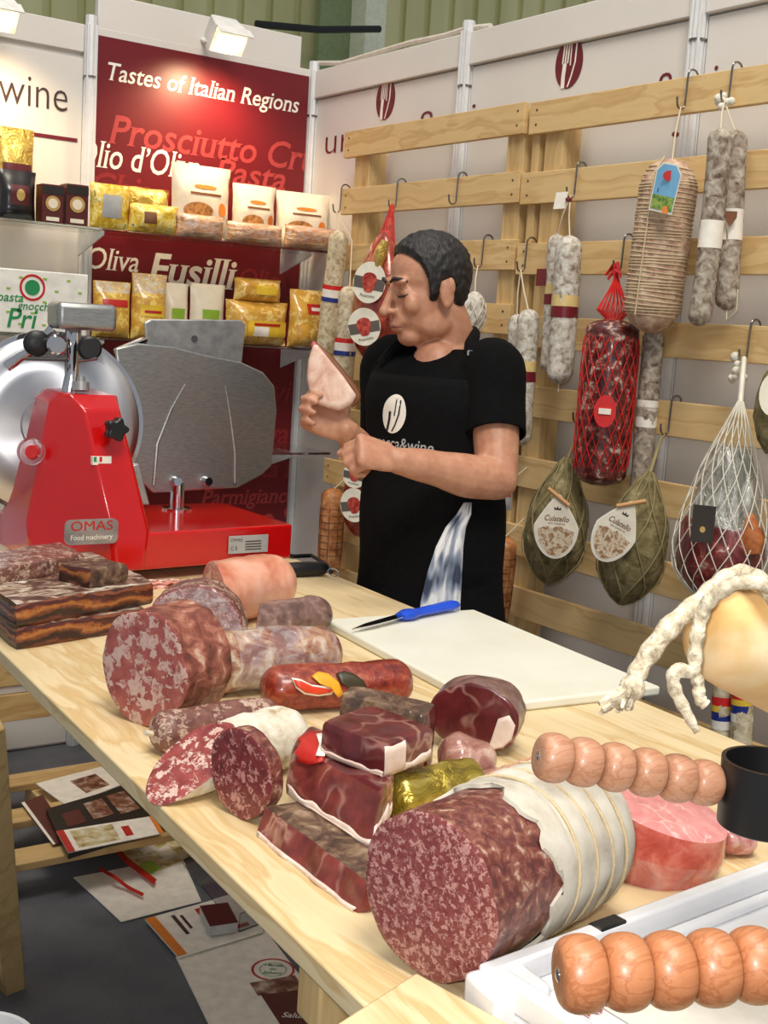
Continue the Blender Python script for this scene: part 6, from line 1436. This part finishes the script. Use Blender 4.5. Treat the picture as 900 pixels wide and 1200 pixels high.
# column and clamp cup
cu = AD(897, 930, .97); ku = .97/F; colp = AD(985, 1010, 1.0)
MB().lathe((colp.x, colp.y, TZ+.02), (colp.x, colp.y, 1.46), [(0, .03), (.04, .03), (.05, .014), (1, .014)], 24).build('column', K['chrome'], HS)
MB().lathe(cu-V((0, 0, 40*ku)), cu+V((0, 0, 40*ku)), [(0, .004), (0, 50*ku), (.02, 52*ku), (.96, 54*ku), (1, 54*ku), (1, 49*ku), (.12, 47*ku), (.12, .004)], 40).build('clamp_cup', K['black'], HS)
MB().tube([cu+V((0, 0, -.005))+RT*.03, V((colp.x, colp.y, cu.z-.005))], .010, 14).build('cup_arm', K['blackmetal'], HS)
def handle(beads, r, D0, D1, mat, tail):
    n = len(beads); cs = [AD(x, y, D0+(D1-D0)*i/(n-1)) for i, (x, y) in enumerate(beads)]
    ax = (cs[-1]-cs[0]).normalized(); H = MB().tube([cs[0]-ax*(r*.4), cs[-1]+ax*(r*.8), tail], [.005, .005, .005], 12).build('handle', K['steel'], HS)
    sp = (cs[1]-cs[0]).length
    for i, c_ in enumerate(cs):
        k = 1-.05*(i == n-1); prof = []
        for j in range(17):
            a = -pi/2+pi*j/16; prof.append((.5+.5*sin(a)*1.0, r*k*(max(.0, cos(a))**.7*.48+.52) if 0 < j < 16 else r*k*.46))
        h_ = sp*.5
        MB().lathe(c_-ax*h_*1.01, c_+ax*h_*1.01, prof, 40, up=(0, 0, 1)).build('bead', mat, H)
    MB().lathe(cs[0]-ax*(sp*.5+.001), cs[0]-ax*(sp*.5-.002), [(0, .0025), (.2, .0038), (1, .0038)], 16).build('end_cap', K['chrome'], H)
handle([(648, 888), (683, 893), (720, 899), (757, 905), (793, 912), (825, 917)], .0190, .94, .97, K['beech'], cu+V((0, 0, .004)))
handle([(680, 1141), (732, 1139), (783, 1137), (834, 1134), (884, 1131), (934, 1128)], .0200, .64, .655, K['beech2'], AD(1010, 1120, .70))
MB().beam(AD(1010, 1120, .70), V((colp.x, colp.y, AD(1010, 1120, .70).z)), .02, .02).build('lower_arm', K['blackmetal'], HS, True, .003)
# leaflet lying in the stand
lf = [sp_(.07, .07, TZ+.0225), sp_(.30, .07, TZ+.0225), sp_(.30, .20, TZ+.0225), sp_(.07, .20, TZ+.0225)]
LF = thing('leaflet', 'white leaflet with red lettering lying in the ham stand base', 'leaflet', tuple(lf[0]))
MB().poly(lf, (0, 0, 1), .001).build('sheet', K['white_print'], LF, False)
g = MB(); put_text(g, 'NARNI', AZ(690, 1192, TZ+.0237), ex_-ey_*.0, -ey_, .06, .022, 0, .01); g.build('lettering', K['redlabel'], LF, False)
# pale wooden board in front
zb_ = TZ+.024; b0 = sp_(-.026, -.047, zb_); b1 = b0+(AZ(395, 1205, zb_)-AZ(508, 1131, zb_)); b2 = sp_(-.006, .11, zb_); v1 = (b1-b0); v2 = (b2-b0).normalized()*.20; v1 = v1.normalized()*.19
WB = MB(); WB.poly([b0, b0+v1, b0+v1+v2, b0+v2], (0, 0, -1), .023); tag(WB.build('wooden_board', K['pine'], None, True, .003, loc=(b0.x, b0.y, TZ)), 'pale pine board lying in front of the giant salami', 'board')
# ============================================================ the ham on the stand
K['hamskin'] = mottled('yellow_ham_skin', [(.3, C(206, 150, 84)), (.5, C(228, 186, 122)), (.7, C(242, 218, 176))], 9, 4, .6, 0, .2, .004, .4)
K['rope'] = mottled('mouldy_rope', [(.3, C(150, 134, 110)), (.5, C(206, 192, 164)), (.7, C(234, 226, 206))], 120, 3, .9, 0, .8, .004)
Dh = 1.0; hx0 = AD(822, 742, Dh); hx1 = AD(1075, 792, Dh+.08)
HM = thing('cured_ham', 'yellow-skinned cured ham leg tied with thick rope on the stand', 'ham', tuple(hx0))
k = Dh/F
MB().lathe(hx0, hx1, [(0, .006), (.003, 30*k), (.015, 46*k), (.05, 54*k), (.12, 60*k), (.25, 68*k), (.45, 84*k), (.65, 96*k), (.85, 80*k), (.96, 45*k), (1, .01)], 48, (1, 1), (0, 0, 1), .008, 14, seed=61).build('ham', K['hamskin'], HM)
def rope(pts, r, name='rope', D=Dh):
    p_, r_ = smooth_chain([AD(x, y, D+dz) for x, y, dz in pts], r if hasattr(r, '__len__') else [r]*len(pts), 7); m = MB()
    m.tube(p_, [q*(1+.10*sin(i*1.3)) for i, q in enumerate(r_)], 10); m.build(name, K['rope'], HM)
rope([(935, 740, -.03), (905, 696, -.03), (875, 674, .0), (850, 680, .0), (822, 704, -.01), (785, 735, -.02), (755, 775, -.025), (740, 803, -.03)], [.008, .008, .0085, .0085, .0085, .0085, .008, .007])
rope([(905, 686, -.055), (868, 682, -.05), (836, 700, -.04), (822, 722, -.035), (815, 760, -.04), (812, 786, -.045), (792, 786, -.05), (790, 805, -.05), (803, 832, -.05), (817, 858, -.05)], [.006, .006, .006, .006, .0058, .0058, .0056, .0054, .0046, .0028])
rope([(812, 786, -.045), (818, 800, -.045), (820, 818, -.045), (827, 826, -.045)], [.005, .005, .005, .0045])
m = MB(); c = AD(738, 805, Dh-.03)
for i in range(26):
    a = random.uniform(-1, 1); e_ = AD(728+a*20-6, 826+random.uniform(-8, 9)-a*4, Dh-.03+random.uniform(-.012, .012)); m.tube([c, c.lerp(e_, .5)+V((0, 0, random.uniform(-.003, .004))), e_], [.005, .004, .002], 5)
o = m.build('rope_tassel', K['rope'], HM); o['kind'] = 'stuff'
MB().ball(AD(741, 806, Dh-.03), .0105, 12, 8).build('rope_knot', K['rope'], HM)
MB().beam(AD(945, 842, Dh+.02), V((colp.x, colp.y, 1.34)), .024, .024).build('holding_arm', K['blackmetal'], HS, True, .003)
# ============================================================ under the table: floor pallet and printed matter
K['pallet_x'] = wood('pallet_pine_cross', C(214, 180, 122), C(194, 154, 98), 0, .7, C(140, 96, 56), .65)
fa = AZ(60, 907, .105); fb_ = AZ(60, 996, .105); xl = min(fa.x, fb_.x)-.42; xr = xl+.95
FP = thing('floor_pallet', 'low pine pallet on the carpet under the table carrying brochures', 'pallet', ((xl+xr)/2, (fa.y+fb_.y)/2, 0))
for y in (fa.y, (fa.y+fb_.y)/2, fb_.y): MB().box(((xl+xr)/2, y, .094), (xr-xl, .10, .022)).build('board', K['pallet_x'], FP, False, .003)
for x in (xl+.05, (xl+xr)/2+.1, xr-.05): MB().box((x, (fa.y+fb_.y)/2+.07, .041), (.08, fa.y-fb_.y-.12, .082)).build('bearer', K['pallet'], FP, False, .003)
K['photo'] = mottled('meat_photo_print', [(.3, C(60, 30, 24)), (.5, C(130, 80, 60)), (.7, C(206, 190, 176))], 28, 4, .35, .2, 0); K['cream_photo'] = mottled('food_photo_print', [(.35, C(150, 120, 60)), (.5, C(206, 190, 140)), (.65, C(232, 226, 206))], 25, 4, .35, .2, 0)
zf = [.1055]
def sheet(name, label, quad, mat, th=.002, extras=(), cat='brochure', group='brochures under the table'):
    z = zf[0]+th; zf[0] += th+.0012; qs = [AZ(x, y, z) for x, y in quad]; P = thing(name, label, cat, (qs[0].x, qs[0].y, z-th), group)
    MB().poly(qs, (0, 0, -1), th).build('sheet', mat, P, False)
    for nm, (u0, v0, u1, v1), mt in extras:
        B = lambda u_, v_: (qs[0].lerp(qs[1], u_)).lerp(qs[3].lerp(qs[2], u_), v_)+V((0, 0, .0004))
        MB().poly([B(u0, v0), B(u1, v0), B(u1, v1), B(u0, v1)], (0, 0, 1), .0005).build(nm, mt, P, False)
    return P, qs, z
sheet('brochure', 'white brochure with a small food picture at the back of the floor pallet', [(42, 918), (120, 898), (146, 918), (78, 944)], K['white_print'], .003, (('picture', (.4, .25, .8, .85), K['photo']),))
sheet('booklet', 'thin burgundy booklet beside the black tray', [(25, 941), (50, 931), (84, 985), (62, 990)], K['burgbox'], .004, (('white_edge', (0, .0, .14, 1), K['white_print']),), 'booklet')
sheet('display_tray', 'black display tray with meat pictures under the table', [(54, 948), (150, 920), (196, 966), (80, 1002)], K['blackmetal'], .012, (('meat_picture', (.40, .12, .62, .5), K['photo']), ('meat_picture', (.68, .1, .9, .55), K['photo']), ('red_picture', (.12, .2, .32, .5), K['burgbox'])), 'tray')
sheet('brochure', 'cream brochure with red edge lying on the black tray', [(66, 974), (180, 956), (192, 976), (80, 999)], K['white_print'], .002, (('red_edge', (0, 0, .07, 1), K['redlabel']), ('food_picture', (.12, .1, .55, .9), K['cream_photo']), ('orange_edge', (.95, 0, 1, 1), K['orange_print']), ('red_words', (.62, .3, .7, .8), K['redlabel'])))
zf[0] = .003
sheet('paper', 'plain white sheet under the red ribbon strips', [(86, 1028), (213, 1004), (236, 1056), (142, 1080)], K['white_print'], .002, (), 'paper')
sheet('brochure', 'green and cream brochure with round food pictures', [(130, 992), (197, 969), (226, 1002), (172, 1026)], K['cream_photo'], .002, (('green_edge', (.0, .7, .3, 1), K['greenlabel']), ('round_picture', (.3, .2, .55, .5), K['white_print']), ('round_picture', (.5, .5, .75, .85), K['white_print'])))
for k_, (pl, lb) in enumerate((([(132, 990), (148, 1008), (166, 1022), (182, 1034)], 'thick red ribbon strip curling over the white sheet'), ([(116, 1018), (134, 1028), (150, 1040), (168, 1049)], 'thin red ribbon strip on the white sheet'))):
    z = zf[0]+.012; wd = (.016, .008)[k_]; m = MB(); pts = [AZ(x, y, z+.01*sin(i*1.9)) for i, (x, y) in enumerate(pl)]
    p_, r_ = smooth_chain(pts, [wd]*4, 6); dv = V((.6, .8, 0)); m.loft([[q-dv*wd, q+dv*wd, q+dv*wd+V((0, 0, .002)), q-dv*wd+V((0, 0, .002))] for q in p_]); tag(m.build('ribbon_strip', K['redlabel'], None, False, loc=tuple(AZ(*pl[0], zf[0]))), lb, 'ribbon', 'red ribbon strips')
sheet('brochure', 'white folder with orange spine and printed words', [(170, 1077), (276, 1047), (309, 1091), (209, 1121)], K['white_print'], .004, (('orange_spine', (0, 0, .10, 1), K['orange_print']), ('red_words', (.5, .1, .56, .7), K['redlabel']), ('black_words', (.24, .1, .28, .6), K['grey_print']), ('black_words', (.32, .15, .35, .5), K['grey_print']), ('red_words', (.7, .72, .9, .8), K['redlabel'])))
z = zf[0]; qs = [AZ(x, y, z+.03) for x, y in ((234, 1062), (267, 1058), (279, 1081), (246, 1086))]; P = thing('small_box', 'small black box standing on the white folder', 'box', (qs[0].x, qs[0].y, z)); MB().poly(qs, (0, 0, -1), .026).build('carton', K['silver_label'], P, True, .001); MB().poly([q+V((0, 0, .0005)) for q in qs], (0, 0, 1), .001).build('black_lid', K['burgbox'], P, False)
P = thing('leaflet_holder', 'clear acrylic leaflet holder beside the white folder', 'holder', tuple(AZ(250, 1030, z)), None)
a, b, c, d = [AZ(x, y, z) for x, y in ((214, 1012), (250, 1000), (306, 1082), (280, 1092))]
K['acryl'] = clear('clear_acrylic', (.92, .96, .98, 1), .05)
MB().poly([a, b, c, d], (0, 0, 1), .003).build('back_plate', K['acryl'], P, True)
MB().poly([d, c, c+V((0, 0, .05)), d+V((0, 0, .05))], (d-a), .003).build('front_lip', K['acryl'], P, True)
MB().poly([b, c, c+V((0, 0, .03)), b+V((0, 0, .03))], (b-a), .003).build('side_wall', K['acryl'], P, True)
zf[0] = .002
P, qs, z = sheet('poster_sheet', 'large white sheet with round red and green emblem on the carpet under the table', [(206, 1121), (312, 1091), (400, 1206), (252, 1215)], K['white_print'], .003, (('grey_picture', (.52, .48, .95, .62), K['photo']), ('burgundy_block', (.55, .62, .97, .95), K['burgbox'])), 'poster')
c = AZ(320, 1136, z+.0006); g = MB()
for i in range(32):
    a0, a1 = 2*pi*i/32, 2*pi*(i+1)/32
    g.add([c+V((cos(a)*r, sin(a)*r, 0)) for a, r in ((a0, .047), (a1, .047), (a1, .053), (a0, .053))], [(0, 1, 2, 3)])
g.build('red_ring', K['redlabel'], P, False); g = MB()
for i in range(32):
    a0, a1 = 2*pi*i/32, 2*pi*(i+1)/32
    g.add([c+V((cos(a)*r, sin(a)*r, 0)) for a, r in ((a0, .031), (a1, .031), (a1, .033), (a0, .033))], [(0, 1, 2, 3)])
g.build('green_ring', K['green_print'], P, False)
hx = V((RT.x, RT.y, 0)).normalized(); hy = V((-hx.y, hx.x, 0)); g = MB()
for i, w_ in enumerate(('Il Mercato', 'dei', 'Salumi')): put_text(g, w_, c+hy*(.014-.018*i), hx, hy, .046 if i != 1 else .018, .018, .25, .01, True)
g.build('lettering', K['green_print'], P, False)
g = MB(); put_text(g, 'Salumi', AZ(330, 1192, z+.0014), hx, hy, .07, .03, .3, .01); g.build('lettering', K['white_print'], P, False)
# low pallet by the back wall, tub at the frame corner
LP = thing('low_pallet', 'low pine pallet with white board lying by the back wall', 'pallet', (1.3, 3.86, 0))
for (py, ph, nm, mt) in ((826, 32, 'board', 'pallet_x'), (786, 30, 'board', 'pallet_x'), (806, 9, 'white_board', 'panel')):
    c = AY(45, py, 3.78); kk_ = DEP(c)/F; MB().box((1.32, 3.79 if nm == 'board' else 3.80, c.z), (1.08, .022, ph*kk_)).build(nm, K[mt], LP, False, .003)
for x in (.80, 1.80): MB().box((x, 3.93, AY(45, 806, 3.78).z/2+.06), (.09, .25, AY(45, 806, 3.78).z+.12)).build('bearer', K['pallet'], LP, False, .003)
c = AD(-30, 1222, 1.9); P = thing('plastic_tub', 'white plastic tub with violet band on the carpet', 'tub', (c.x, c.y, 0))
MB().lathe((c.x, c.y, 0), (c.x, c.y, c.z), [(0, .005), (0, .07), (.96, .085), (.965, .091), (1, .091), (1, .083), (.1, .07), (.1, .005)], 40).build('tub', K['hstand'], P)
MB().lathe((c.x, c.y, 0), (c.x, c.y, c.z), [(.6, .0815), (.88, .0855)], 40, caps=(False, False)).build('violet_band', plain('violet_print', C(90, 40, 110), .4), P)
